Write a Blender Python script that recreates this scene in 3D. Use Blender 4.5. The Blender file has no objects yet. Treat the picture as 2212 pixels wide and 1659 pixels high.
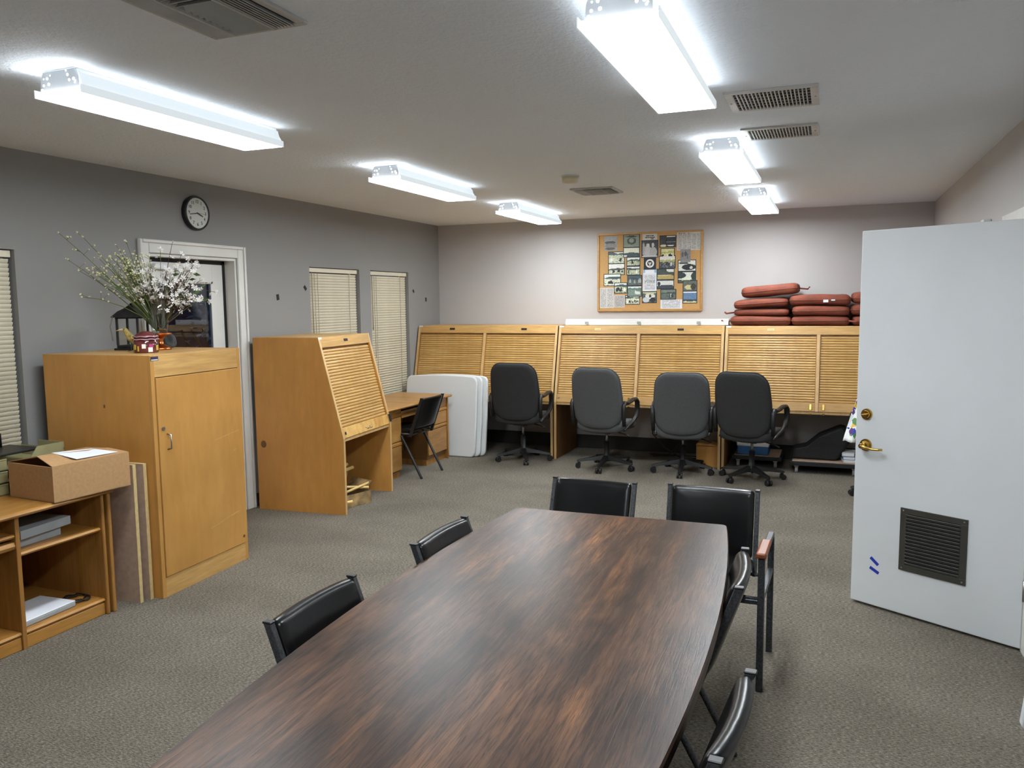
import bpy, bmesh, math, random
from mathutils import Vector, Matrix

PI = math.pi
R = math.radians
sc = bpy.context.scene
col = sc.collection

# ---------------------------------------------------------------- camera, world, exposure
cam_d = bpy.data.cameras.new('camera')
cam_d.sensor_width = 36.0
cam_d.lens = 1737.3 * 36.0 / 2212.0
cam_d.clip_start = 0.02
cam = bpy.data.objects.new('camera', cam_d)
col.objects.link(cam)
def cam_matrix(yaw, pitch, roll, loc):
    f = Vector((-math.sin(yaw) * math.cos(pitch), math.cos(yaw) * math.cos(pitch), -math.sin(pitch)))
    r = Vector((math.cos(yaw), math.sin(yaw), 0.0))
    d = f.cross(r)
    r2 = r * math.cos(roll) + d * math.sin(roll)
    d2 = -r * math.sin(roll) + d * math.cos(roll)
    m = Matrix(((r2.x, -d2.x, -f.x), (r2.y, -d2.y, -f.y), (r2.z, -d2.z, -f.z))).to_4x4()
    m.translation = loc
    return m
cam.matrix_world = cam_matrix(R(21.642), R(5.8965), R(0.6246), (0, 0, 1.69))
sc.camera = cam

world = bpy.data.worlds.new('night')
sc.world = world
world.use_nodes = True
bg = world.node_tree.nodes['Background']
bg.inputs[0].default_value = (0.10, 0.14, 0.24, 1)
bg.inputs[1].default_value = 0.25

sc.view_settings.view_transform = 'Standard'
sc.view_settings.look = 'None'
sc.view_settings.gamma = 1.0
sc.view_settings.use_curve_mapping = False
sc.view_settings.exposure = 1.52
try:
    sc.cycles.use_denoising = True
    sc.cycles.denoiser = 'OPENIMAGEDENOISE'
    sc.cycles.max_bounces = 12
    sc.cycles.diffuse_bounces = 10
    sc.cycles.sample_clamp_indirect = 6.0
    sc.cycles.caustics_reflective = False
    sc.cycles.caustics_refractive = False
except Exception:
    pass

LENS_EMIT = 15.0        # glowing lens bottom of the ceiling lamps
SIDE_EMIT = 0.30        # their thinner lit sides

XL, XR, YB, YN, H = -4.442, 0.90, 8.83, -1.3, 2.60

# ---------------------------------------------------------------- materials
def lin(c):
    out = []
    for v in c:
        v = v / 255.0
        out.append(v / 12.92 if v <= 0.04045 else ((v + 0.055) / 1.055) ** 2.4)
    return (out[0], out[1], out[2], 1.0)

def new_mat(name):
    m = bpy.data.materials.new(name)
    m.use_nodes = True
    nt = m.node_tree
    return m, nt, nt.nodes['Principled BSDF']

def coords(nt, scale=(1, 1, 1), rot=(0, 0, 0)):
    tc = nt.nodes.new('ShaderNodeTexCoord')
    mp = nt.nodes.new('ShaderNodeMapping')
    mp.inputs['Scale'].default_value = scale
    mp.inputs['Rotation'].default_value = rot
    nt.links.new(tc.outputs['Object'], mp.inputs['Vector'])
    return mp.outputs['Vector']

def noise(nt, vec, scale, detail=3.0, rough=0.5, dist=0.0):
    n = nt.nodes.new('ShaderNodeTexNoise')
    n.inputs['Scale'].default_value = scale
    n.inputs['Detail'].default_value = detail
    n.inputs['Roughness'].default_value = rough
    n.inputs['Distortion'].default_value = dist
    nt.links.new(vec, n.inputs['Vector'])
    return n.outputs[0]

def ramp(nt, fac, stops, interp='LINEAR'):
    r = nt.nodes.new('ShaderNodeValToRGB')
    r.color_ramp.interpolation = interp
    el = r.color_ramp.elements
    while len(el) > 1:
        el.remove(el[-1])
    el[0].position = stops[0][0]
    el[0].color = lin(stops[0][1])
    for p, c in stops[1:]:
        e = el.new(p)
        e.color = lin(c)
    nt.links.new(fac, r.inputs['Fac'])
    return r.outputs['Color']

def bump(nt, bs, height, strength=0.3, dist=0.002):
    b = nt.nodes.new('ShaderNodeBump')
    b.inputs['Strength'].default_value = strength
    b.inputs['Distance'].default_value = dist
    nt.links.new(height, b.inputs['Height'])
    nt.links.new(b.outputs['Normal'], bs.inputs['Normal'])

def mixc(nt, fac, a, b, mode='MIX'):
    m = nt.nodes.new('ShaderNodeMix')
    m.data_type = 'RGBA'
    m.blend_type = mode
    for s, v in ((m.inputs['Factor'], fac), (m.inputs['A'], a), (m.inputs['B'], b)):
        pass
    fa = m.inputs[0]
    A, B = m.inputs[6], m.inputs[7]
    if isinstance(fac, (int, float)):
        fa.default_value = fac
    else:
        nt.links.new(fac, fa)
    for s, v in ((A, a), (B, b)):
        if isinstance(v, tuple):
            s.default_value = v
        else:
            nt.links.new(v, s)
    return m.outputs[2]

def plain(name, c, rough=0.5, metal=0.0, var=0.06, vs=8.0, bs_=None, spec=None):
    m, nt, b = new_mat(name)
    v = coords(nt)
    n = noise(nt, v, vs, 4.0)
    c0 = tuple(max(0, x * (1 - var)) for x in c)
    c1 = tuple(min(255, x * (1 + var)) for x in c)
    nt.links.new(ramp(nt, n, [(0.3, c0), (0.7, c1)]), b.inputs['Base Color'])
    b.inputs['Roughness'].default_value = rough
    b.inputs['Metallic'].default_value = metal
    if spec is not None:
        b.inputs['Specular IOR Level'].default_value = spec
    if bs_:
        n2 = noise(nt, v, bs_[0], 3.0)
        bump(nt, b, n2, bs_[1], bs_[2])
    return m

def wood(name, dark, mid, light, axis='z', rough=0.42, across=9.0, along=0.9, blotch=0.35, pores=0.55, vary=False):
    m, nt, b = new_mat(name)
    s = {'x': (along, across, across), 'y': (across, along, across), 'z': (across, across, along)}[axis]
    v = coords(nt, s)
    if vary:        # every slat is cut from another bit of wood
        oi = nt.nodes.new('ShaderNodeObjectInfo')
        sc_ = nt.nodes.new('ShaderNodeVectorMath'); sc_.operation = 'SCALE'; sc_.inputs['Scale'].default_value = 57.0
        nt.links.new(oi.outputs['Random'], sc_.inputs[0])
        ad_ = nt.nodes.new('ShaderNodeVectorMath'); ad_.operation = 'ADD'
        nt.links.new(v, ad_.inputs[0]); nt.links.new(sc_.outputs[0], ad_.inputs[1])
        v = ad_.outputs[0]
    n1 = noise(nt, v, 1.0, 6.0, 0.6, 0.7)
    v2 = coords(nt, tuple(q * 9 for q in s))
    n2 = noise(nt, v2, 1.0, 3.0, 0.5)
    v3 = coords(nt, (1.6, 1.6, 1.6))
    n3 = noise(nt, v3, 1.5, 3.0, 0.5)
    c = ramp(nt, n1, [(0.25, dark), (0.5, mid), (0.75, light)])
    fine = ramp(nt, n2, [(0.3, (205, 205, 205)), (0.7, (255, 255, 255))])
    c = mixc(nt, pores, c, fine, 'MULTIPLY')
    bl = ramp(nt, n3, [(0.35, (190, 185, 175)), (0.65, (255, 255, 255))])
    c = mixc(nt, blotch, c, bl, 'MULTIPLY')
    nt.links.new(c, b.inputs['Base Color'])
    b.inputs['Roughness'].default_value = rough
    bump(nt, b, n2, 0.08, 0.001)
    return m

def emit_mat(name, c, strength):
    m, nt, b = new_mat(name)
    b.inputs['Base Color'].default_value = (0.04, 0.04, 0.04, 1)
    b.inputs['Emission Color'].default_value = c
    b.inputs['Emission Strength'].default_value = strength
    # faint prismatic ribbing of the acrylic
    v = coords(nt)
    n = noise(nt, v, 260.0, 1.0)
    bump(nt, b, n, 0.1, 0.001)
    return m

M = {}
# walls: painted, lightly rolled texture
def paint(name, c, sc_=90.0, st=0.25, d=0.002, rough=0.75):
    m, nt, b = new_mat(name)
    v = coords(nt)
    n = noise(nt, v, 1.2, 3.0)
    c0 = tuple(x * 0.985 for x in c)
    nt.links.new(ramp(nt, n, [(0.35, c0), (0.65, c)]), b.inputs['Base Color'])
    n2 = noise(nt, v, sc_, 3.0, 0.6)
    bump(nt, b, n2, st, d)
    b.inputs['Roughness'].default_value = rough
    return m
M['wall'] = paint('wall_paint', (142, 141, 140))
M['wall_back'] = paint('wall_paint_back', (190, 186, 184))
M['wall_front'] = paint('wall_bounce_white', (238, 238, 236))  # unseen wall made white to bounce fill light into the room
m, nt, b = new_mat('knockdown_ceiling')
v = coords(nt)
n = noise(nt, v, 46.0, 4.0, 0.55, 0.2)
r_ = ramp(nt, n, [(0.40, (0, 0, 0)), (0.60, (255, 255, 255))])
bump(nt, b, r_, 0.30, 0.006)
b.inputs['Base Color'].default_value = lin((236, 242, 249))
b.inputs['Roughness'].default_value = 0.85
M['ceiling'] = m

m, nt, b = new_mat('loop_carpet')
v = coords(nt, (62, 185, 60))
n1 = noise(nt, v, 1.0, 4.0, 0.75)
v2 = coords(nt, (1.1, 1.6, 1))
n2 = noise(nt, v2, 1.0, 4.0, 0.6)
v3 = coords(nt, (330, 420, 330))
n3 = noise(nt, v3, 1.0, 2.0, 0.6)
c = ramp(nt, n1, [(0.32, (77, 72, 66)), (0.5, (131, 124, 112)), (0.68, (184, 175, 161))])
c2 = ramp(nt, n3, [(0.3, (150, 150, 150)), (0.7, (255, 255, 255))])
c = mixc(nt, 0.75, c, c2, 'MULTIPLY')
c3 = ramp(nt, n2, [(0.35, (205, 203, 200)), (0.65, (255, 255, 255))])
c = mixc(nt, 0.6, c, c3, 'MULTIPLY')
nt.links.new(c, b.inputs['Base Color'])
b.inputs['Roughness'].default_value = 0.97
b.inputs['Specular IOR Level'].default_value = 0.1
bump(nt, b, n1, 0.5, 0.004)
M['carpet'] = m

M['trim'] = plain('white_trim_paint', (214, 213, 208), 0.45, var=0.03, vs=3)
M['door_white'] = plain('door_paint', (214, 217, 219), 0.5, var=0.015, vs=2, bs_=(120, 0.08, 0.001))
M['black_rubber'] = plain('black_rubber', (22, 21, 21), 0.6)
M['base'] = plain('dark_cove_base', (38, 36, 36), 0.55)
M['blind'] = plain('cream_blind', (226, 219, 196), 0.45, var=0.02)
M['blind_cord'] = plain('blind_cord', (150, 143, 122), 0.8)
M['birch_z'] = wood('birch_vertical', (184, 133, 65), (194, 142, 73), (202, 151, 82), 'z', 0.4, 3.0, 0.8, 0.3, 0.25)
M['birch_x'] = wood('birch_across', (192, 146, 84), (207, 163, 98), (222, 182, 120), 'x', 0.4, 10.0, 0.8)
M['birch_side'] = wood('birch_side', (196, 139, 68), (204, 146, 74), (211, 154, 81), 'z', 0.42, 2.5, 0.6, 0.25, 0.3)
M['birch_edge'] = wood('birch_edge', (196, 155, 96), (214, 175, 118), (226, 190, 136), 'z', 0.45, 20.0, 1.0, 0.2)
M['slat'] = wood('tambour_slat', (186, 142, 80), (202, 159, 95), (220, 182, 120), 'x', 0.34, 16.0, 2.2, 0.3, 0.5, True)
M['rail_pine'] = wood('figured_pine_rail', (168, 100, 42), (222, 174, 100), (240, 208, 140), 'z', 0.35, 9.0, 4.0, 0.3, 0.3)
M['oak_z'] = wood('oak_vertical', (142, 95, 42), (166, 116, 56), (184, 134, 70), 'z', 0.4, 12.0, 0.8)
M['oak_y'] = wood('oak_lengthwise', (160, 110, 48), (184, 132, 64), (200, 150, 80), 'y', 0.36, 12.0, 0.8)
M['oak_x'] = wood('oak_crosswise', (160, 110, 50), (182, 132, 66), (198, 150, 82), 'x', 0.36, 10.0, 0.8)
M['oak_dark'] = wood('oak_inner', (104, 70, 32), (120, 82, 40), (134, 94, 48), 'z', 0.5, 10.0, 0.8)
M['oak_face'] = wood('oak_drawer', (150, 104, 50), (174, 126, 66), (190, 144, 82), 'y', 0.38, 9.0, 1.0)
M['mdf'] = plain('brown_hardboard', (180, 154, 134), 0.7, var=0.05, vs=30)
M['mdf_edge'] = plain('pale_board_edge', (206, 182, 130), 0.7, var=0.06, vs=30)
# conference table top
m, nt, b = new_mat('walnut_laminate')
vr = coords(nt, (11.0, 1.1, 1.0), (0, 0, R(2)))
n1 = noise(nt, vr, 1.0, 6.0, 0.62, 0.5)
vf = coords(nt, (150.0, 7.0, 1.0))
nf = noise(nt, vf, 1.0, 4.0, 0.65, 1.0)
vp = coords(nt, (4.0, 1.7, 1.0))
nb = noise(nt, vp, 1.2, 4.0, 0.6, 0.5)
v2 = coords(nt, (30.0, 2.6, 1.0))
n2 = noise(nt, v2, 1.0, 4.0, 0.62, 1.6)
c = ramp(nt, n1, [(0.30, (53, 37, 29)), (0.46, (84, 60, 45)), (0.60, (108, 77, 55)), (0.76, (156, 108, 68))])
cf = ramp(nt, nf, [(0.38, (110, 96, 88)), (0.54, (255, 255, 255))])
c = mixc(nt, 0.7, c, cf, 'MULTIPLY')
cw = ramp(nt, n2, [(0.36, (150, 136, 126)), (0.60, (255, 252, 248))])
c = mixc(nt, 0.65, c, cw, 'MULTIPLY')
cb = ramp(nt, nb, [(0.38, (150, 138, 132)), (0.60, (255, 252, 248))])
c = mixc(nt, 0.85, c, cb, 'MULTIPLY')
nt.links.new(c, b.inputs['Base Color'])
b.inputs['Roughness'].default_value = 0.33
b.inputs['Specular IOR Level'].default_value = 0.2
bump(nt, b, nf, 0.3, 0.0012)
M['walnut'] = m
M['walnut_edge'] = plain('walnut_edge', (58, 42, 34), 0.35, var=0.15)
M['vinyl'] = plain('black_vinyl', (15, 15, 16), 0.28, var=0.1, vs=5, bs_=(14, 0.12, 0.01), spec=0.32)
M['hammer'] = plain('hammertone_grey_steel', (60, 62, 65), 0.40, 0.3, 0.3, 120.0, (160, 0.3, 0.001))
M['black_steel'] = plain('black_steel', (34, 35, 36), 0.42, 0.2)
M['fabric_dark'] = plain('charcoal_fabric', (52, 52, 53), 0.92, var=0.14, vs=260, bs_=(420, 0.4, 0.001), spec=0.2)
M['fabric_grey'] = plain('grey_fabric', (80, 81, 82), 0.92, var=0.14, vs=260, bs_=(420, 0.4, 0.001), spec=0.2)
M['plastic_black'] = plain('black_plastic', (24, 24, 25), 0.45)
M['chrome'] = plain('chrome', (200, 200, 200), 0.18, 1.0, 0.02)
M['steel'] = plain('satin_steel', (170, 168, 164), 0.35, 1.0, 0.05)
M['brass'] = plain('brass', (196, 160, 84), 0.22, 1.0, 0.05)
M['arm_wood'] = wood('red_brown_arm', (120, 62, 32), (146, 78, 42), (166, 96, 54), 'y', 0.35, 20.0, 2.0)
M['card'] = plain('cardboard', (172, 134, 92), 0.85, var=0.04, vs=60)
M['card_print'] = plain('printed_cardboard', (140, 116, 78), 0.85, var=0.35, vs=11)
M['card_in'] = plain('cardboard_inside', (122, 90, 58), 0.9)
M['paper'] = plain('white_paper', (226, 230, 236), 0.8, var=0.01)
M['tan_tray'] = plain('olive_tan_plastic', (150, 146, 108), 0.5, var=0.05)
M['grey_binder'] = plain('grey_binder', (150, 156, 158), 0.55, var=0.05)
M['white_plastic'] = plain('white_plastic', (222, 224, 226), 0.5, var=0.02)
M['folding_top'] = plain('speckled_white_plastic', (214, 216, 216), 0.5, var=0.02, vs=120, bs_=(180, 0.1, 0.001))
M['grey_under'] = plain('grey_table_frame', (150, 154, 158), 0.5)
M['terracotta'] = plain('terracotta_fabric', (120, 58, 38), 0.75, var=0.08, vs=14, bs_=(26, 0.35, 0.012))
M['tie'] = plain('terracotta_tie', (128, 66, 48), 0.85)
M['vent_dark'] = plain('dark_louvre', (58, 56, 50), 0.5)
M['vent_slat'] = plain('dark_louvre_slat', (84, 83, 78), 0.5)
M['vent_white'] = plain('vent_enamel', (208, 208, 206), 0.5, var=0.04)
M['vent_grey'] = plain('vent_grey_enamel', (186, 186, 182), 0.5, var=0.04)
M['vent_hole'] = plain('duct_dark', (28, 29, 34), 0.9)
M['smoke'] = plain('aged_plastic', (216, 204, 172), 0.5, var=0.02)
M['lamp_metal'] = plain('lamp_end_plate', (214, 217, 220), 0.5, 0.0, 0.02)
M['lens'] = emit_mat('lit_lens', (0.90, 0.96, 1.0, 1), LENS_EMIT)
M['lens_side'] = emit_mat('lit_lens_side', (0.84, 0.94, 1.0, 1), SIDE_EMIT)
M['lens_lip'] = emit_mat('lit_lens_lip', (0.88, 0.96, 1.0, 1), 0.27)
M['added_uplight'] = emit_mat('lit_added_uplight', (0.88, 0.95, 1.0, 1), 4.6)  # glow added to lift the ceiling around the lamps
M['lamp_hole'] = emit_mat('lamp_knockout', (0.9, 0.96, 1.0, 1), 3.0)
M['blue_tape'] = plain('blue_tape', (34, 52, 168), 0.6)
M['black_tape'] = plain('black_tape', (22, 21, 22), 0.7)
M['label_black'] = plain('black_plate', (30, 24, 22), 0.4)
M['label_pale'] = plain('pale_plate', (226, 208, 150), 0.4)
M['sticker'] = plain('white_sticker', (205, 205, 210), 0.5)
M['sticker_dark'] = plain('navy_sticker', (42, 40, 66), 0.5)
M['clock_black'] = plain('clock_case', (30, 31, 36), 0.35)
M['clock_face'] = plain('clock_face', (226, 226, 220), 0.5, var=0.01)
M['ink'] = plain('black_ink', (28, 28, 30), 0.6)
M['cork'] = plain('cork', (186, 146, 94), 0.9, var=0.10, vs=160, bs_=(220, 0.3, 0.001))
M['frame_oak'] = wood('board_frame_wood', (184, 138, 78), (200, 154, 92), (214, 170, 108), 'x', 0.4, 14.0, 2.0)
M['blue_box'] = plain('blue_plastic', (52, 104, 160), 0.5)
M['bag'] = plain('black_nylon', (28, 28, 30), 0.7, bs_=(18, 0.4, 0.01))
M['stick_wood'] = plain('pale_stick', (222, 190, 122), 0.55, var=0.08)
M['cable'] = plain('black_cable', (18, 18, 18), 0.5)
M['green_stem'] = plain('green_stem', (92, 106, 52), 0.8, var=0.2)
M['brown_stem'] = plain('brown_stem', (74, 56, 46), 0.8, var=0.2)
M['bud'] = plain('cream_bud', (232, 226, 176), 0.8, var=0.05)
M['petal'] = plain('white_petal', (240, 236, 232), 0.8, var=0.02)
M['leaf'] = plain('silk_leaf', (70, 92, 44), 0.7, var=0.2)
M['copper'] = plain('copper', (176, 104, 56), 0.28, 1.0, 0.1)
M['lantern'] = plain('black_iron', (44, 42, 42), 0.6, 0.3, 0.2, 20)
M['ribbon'] = plain('grey_ribbon', (120, 116, 106), 0.8)
M['bird_yellow'] = plain('olive_yellow_bird', (150, 132, 70), 0.7, var=0.25, vs=40)
M['bird_dark'] = plain('dark_beak', (40, 36, 30), 0.6)
M['stone'] = plain('dark_stone', (58, 60, 62), 0.8, var=0.25, vs=30, bs_=(25, 0.5, 0.01))
M['pot_brown'] = plain('maroon_glaze', (92, 44, 44), 0.12, 0.0, 0.2, 20)
M['pot_band'] = plain('pink_glaze_band', (170, 130, 140), 0.15)
M['pot_yellow'] = plain('yellow_glaze', (200, 170, 60), 0.15)
M['pot_green'] = plain('green_glaze', (120, 150, 60), 0.15)
M['pot_pink'] = plain('pink_glaze', (170, 70, 120), 0.15)
M['pot_white'] = plain('white_glaze', (235, 230, 225), 0.15)
M['outside'] = plain('outside_stucco', (90, 92, 100), 0.9)
M['outside_ground'] = plain('outside_paving', (70, 70, 72), 0.9)
M['shrub'] = plain('pale_shrub_leaf', (150, 165, 180), 0.6, var=0.3, vs=20)

def glass_mat(name, tint=(0.96, 0.98, 0.98, 1), rough=0.0, alpha=0.06):
    m = bpy.data.materials.new(name)
    m.use_nodes = True
    nt = m.node_tree
    nt.nodes.clear()
    out = nt.nodes.new('ShaderNodeOutputMaterial')
    tr = nt.nodes.new('ShaderNodeBsdfTransparent')
    tr.inputs[0].default_value = tint
    gl = nt.nodes.new('ShaderNodeBsdfGlossy')
    gl.inputs['Roughness'].default_value = rough
    fr = nt.nodes.new('ShaderNodeLayerWeight')
    pw = nt.nodes.new('ShaderNodeMath')
    pw.operation = 'POWER'
    pw.inputs[1].default_value = 4.0
    mx = nt.nodes.new('ShaderNodeMixShader')
    ad = nt.nodes.new('ShaderNodeMath')
    ad.operation = 'MULTIPLY_ADD'
    ad.inputs[1].default_value = 0.8
    ad.inputs[2].default_value = alpha
    nt.links.new(fr.outputs['Facing'], pw.inputs[0])
    nt.links.new(pw.outputs[0], ad.inputs[0])
    nt.links.new(ad.outputs[0], mx.inputs[0])
    nt.links.new(tr.outputs[0], mx.inputs[1])
    nt.links.new(gl.outputs[0], mx.inputs[2])
    nt.links.new(mx.outputs[0], out.inputs[0])
    return m
M['glass'] = glass_mat('window_glass', (0.8, 0.84, 0.9, 1))
M['vase_glass'] = glass_mat('vase_glass', (0.90, 0.93, 0.92, 1), 0.03, 0.16)
M['pane_glass'] = glass_mat('pane_glass', (0.97, 0.98, 0.98, 1), 0.0, 0.02)

# floral cloth
m, nt, b = new_mat('floral_print')
v = coords(nt, (1, 1, 1))
vo = nt.nodes.new('ShaderNodeTexVoronoi')
vo.inputs['Scale'].default_value = 17.0
nt.links.new(v, vo.inputs['Vector'])
sep = nt.nodes.new('ShaderNodeSeparateColor')
nt.links.new(vo.outputs['Color'], sep.inputs[0])
blob = ramp(nt, sep.outputs[0], [(0.0, (58, 72, 170)), (0.26, (96, 56, 120)), (0.42, (226, 190, 90)),
                                 (0.58, (96, 136, 84)), (0.74, (232, 236, 240))], 'CONSTANT')
edge = noise(nt, coords(nt), 45.0, 4.0)
add = nt.nodes.new('ShaderNodeMath'); add.operation = 'ADD'
nt.links.new(vo.outputs['Distance'], add.inputs[0])
sc2 = nt.nodes.new('ShaderNodeMath'); sc2.operation = 'MULTIPLY'; sc2.inputs[1].default_value = 0.8
nt.links.new(edge, sc2.inputs[0])
nt.links.new(sc2.outputs[0], add.inputs[1])
msk = nt.nodes.new('ShaderNodeMath'); msk.operation = 'LESS_THAN'; msk.inputs[1].default_value = 1.0
nt.links.new(add.outputs[0], msk.inputs[0])
c = mixc(nt, msk.outputs[0], lin((236, 238, 234)), blob)
nt.links.new(c, b.inputs['Base Color'])
b.inputs['Roughness'].default_value = 0.85
M['floral'] = m

# printed pictures: colours are stored on the faces of the print
m, nt, b = new_mat('print_ink')
at = nt.nodes.new('ShaderNodeVertexColor')
at.layer_name = 'Col'
nt.links.new(at.outputs[0], b.inputs['Base Color'])
b.inputs['Roughness'].default_value = 0.45
M['print'] = m
M['mat_black'] = plain('dark_photo_mount', (36, 44, 52), 0.6)
M['newsprint'] = plain('newsprint', (196, 194, 188), 0.8, var=0.02)
M['grey_photo'] = plain('grey_newsprint', (140, 140, 138), 0.8)

# ---------------------------------------------------------------- mesh helpers
class MB:
    """collects simple solids in a bmesh"""
    def __init__(self):
        self.bm = bmesh.new()
    def box(self, x0, x1, y0, y1, z0, z1, bev=0.0, seg=1, mat=None):
        b = bmesh.new()
        vs = [b.verts.new((x, y, z)) for x in (x0, x1) for y in (y0, y1) for z in (z0, z1)]
        for f in ((0, 1, 3, 2), (4, 6, 7, 5), (0, 4, 5, 1), (2, 3, 7, 6), (0, 2, 6, 4), (1, 5, 7, 3)):
            b.faces.new([vs[i] for i in f])
        bmesh.ops.recalc_face_normals(b, faces=b.faces)
        if bev > 0:
            bmesh.ops.bevel(b, geom=list(b.edges), offset=bev, segments=seg, profile=0.5, affect='EDGES', clamp_overlap=True)
        self.merge(b, mat)
        return self
    def merge(self, b, mat=None):
        if mat is not None:
            bmesh.ops.transform(b, matrix=mat, verts=b.verts)
        me = bpy.data.meshes.new('tmp')
        b.to_mesh(me)
        b.free()
        self.bm.from_mesh(me)
        bpy.data.meshes.remove(me)
    def obox(self, c, size, rot=(0, 0, 0), bev=0.0, seg=1):
        from mathutils import Euler
        mt = Matrix.Translation(c) @ Euler(rot).to_matrix().to_4x4()
        x, y, z = [s / 2 for s in size]
        return self.box(-x, x, -y, y, -z, z, bev, seg, mt)
    def prism(self, poly, a0, a1, axis='x', bev=0.0):
        """poly in the two other axes (order y,z / x,z / x,y)"""
        b = bmesh.new()
        def P(p, a):
            return {'x': (a, p[0], p[1]), 'y': (p[0], a, p[1]), 'z': (p[0], p[1], a)}[axis]
        lo = [b.verts.new(P(p, a0)) for p in poly]
        hi = [b.verts.new(P(p, a1)) for p in poly]
        b.faces.new(lo)
        b.faces.new(list(reversed(hi)))
        n = len(poly)
        for i in range(n):
            j = (i + 1) % n
            b.faces.new((lo[i], lo[j], hi[j], hi[i]))
        bmesh.ops.recalc_face_normals(b, faces=b.faces)
        if bev > 0:
            bmesh.ops.bevel(b, geom=list(b.edges), offset=bev, segments=1, profile=0.5, affect='EDGES', clamp_overlap=True)
        self.merge(b)
        return self
    def tube(self, pts, r, n=8, flat=1.0, cap=True, radii=None):
        pts = [Vector(p) for p in pts]
        b = bmesh.new()
        rings = []
        for i, p in enumerate(pts):
            if i == 0:
                t = pts[1] - p
            elif i == len(pts) - 1:
                t = p - pts[i - 1]
            else:
                t = (pts[i + 1] - p).normalized() + (p - pts[i - 1]).normalized()
            t.normalize()
            ref = Vector((1, 0, 0)) if abs(t.x) < 0.9 else Vector((0, 0, 1))
            u = t.cross(ref).normalized()
            w = t.cross(u).normalized()
            rr = radii[i] if radii else r
            rings.append([b.verts.new(p + (u * math.cos(a) * rr + w * math.sin(a) * rr * flat))
                          for a in [2 * PI * k / n for k in range(n)]])
        for i in range(len(rings) - 1):
            for k in range(n):
                b.faces.new((rings[i][k], rings[i][(k + 1) % n], rings[i + 1][(k + 1) % n], rings[i + 1][k]))
        if cap:
            b.faces.new(rings[0])
            b.faces.new(list(reversed(rings[-1])))
        bmesh.ops.recalc_face_normals(b, faces=b.faces)
        for f in b.faces:
            f.smooth = len(f.verts) == 4
        self.merge(b)
        return self
    def lathe(self, prof, n=20, c=(0, 0, 0), smooth=True, a0=0.0):
        b = bmesh.new()
        rings = []
        for (r, z) in prof:
            if r < 1e-5:
                rings.append([b.verts.new((c[0], c[1], c[2] + z))])
            else:
                rings.append([b.verts.new((c[0] + r * math.cos(a0 + 2 * PI * k / n), c[1] + r * math.sin(a0 + 2 * PI * k / n), c[2] + z)) for k in range(n)])
        for i in range(len(rings) - 1):
            A, B = rings[i], rings[i + 1]
            for k in range(n):
                k2 = (k + 1) % n
                if len(A) == 1 and len(B) == 1:
                    continue
                if len(A) == 1:
                    b.faces.new((A[0], B[k2], B[k]))
                elif len(B) == 1:
                    b.faces.new((A[k], A[k2], B[0]))
                else:
                    b.faces.new((A[k], A[k2], B[k2], B[k]))
        for i, rg in ((0, rings[0]), (1, rings[-1])):
            if len(rg) > 1 and not (abs(prof[0][0] - prof[-1][0]) < 1e-6 and abs(prof[0][1] - prof[-1][1]) < 1e-6):
                b.faces.new(rg)
        bmesh.ops.recalc_face_normals(b, faces=b.faces)
        for f in b.faces:
            f.smooth = smooth and len(f.verts) <= 4
        self.merge(b)
        return self
    def pad(self, outline, thick, fn, rings=((1.0, 0.0), (0.985, 0.55), (0.95, 0.82), (0.85, 0.97), (0.55, 1.0)), back=1.0):
        """soft cushion: outline (u,v) polygon; fn(u,v,w) -> xyz, w in [-1,1] across the thickness"""
        b = bmesh.new()
        n = len(outline)
        levels = [(s, -t) for s, t in reversed(rings)] + [(s, t) for s, t in rings[1:]]
        rs = []
        for s, t in levels:
            rs.append([b.verts.new(fn(u * s, v_ * s, t * thick * (back if t < 0 else 1.0))) for u, v_ in outline])
        for i in range(len(rs) - 1):
            for k in range(n):
                k2 = (k + 1) % n
                b.faces.new((rs[i][k], rs[i][k2], rs[i + 1][k2], rs[i + 1][k]))
        c0 = b.verts.new(fn(0, 0, levels[0][1] * thick * back))
        c1 = b.verts.new(fn(0, 0, levels[-1][1] * thick))
        for k in range(n):
            k2 = (k + 1) % n
            b.faces.new((rs[0][k2], rs[0][k], c0))
            b.faces.new((rs[-1][k], rs[-1][k2], c1))
        bmesh.ops.recalc_face_normals(b, faces=b.faces)
        for f in b.faces:
            f.smooth = True
        self.merge(b)
        return self
    def quad(self, a, b_, c, d):
        vs = [self.bm.verts.new(p) for p in (a, b_, c, d)]
        self.bm.faces.new(vs)
        return self
    def mesh(self, name, mat=None):
        me = bpy.data.meshes.new(name)
        self.bm.to_mesh(me)
        self.bm.free()
        if mat is not None:
            me.materials.append(M[mat] if isinstance(mat, str) else mat)
        return me
    def build(self, name, mat, parent=None, loc=(0, 0, 0), rot=(0, 0, 0)):
        return link(name, self.mesh(name, mat), parent, loc, rot)

def link(name, me, parent=None, loc=(0, 0, 0), rot=(0, 0, 0)):
    o = bpy.data.objects.new(name, me)
    col.objects.link(o)
    o.location = loc
    o.rotation_euler = rot
    if parent is not None:
        o.parent = parent
    return o

def tag(o, label=None, cat=None, group=None, kind=None):
    if label: o['label'] = label
    if cat: o['category'] = cat
    if group: o['group'] = group
    if kind: o['kind'] = kind
    return o

def thing(name, label, cat, loc=(0, 0, 0), rz=0.0, group=None, kind=None):
    o = bpy.data.objects.new(name, None)
    o.empty_display_size = 0.1
    col.objects.link(o)
    o.location = loc
    o.rotation_euler = (0, 0, rz)
    return tag(o, label, cat, group, kind)

def copy_tree(o, parent=None):
    c = o.copy()
    col.objects.link(c)
    if parent is not None:
        c.parent = parent
    for ch in list(o.children):
        copy_tree(ch, c)
    return c

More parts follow.
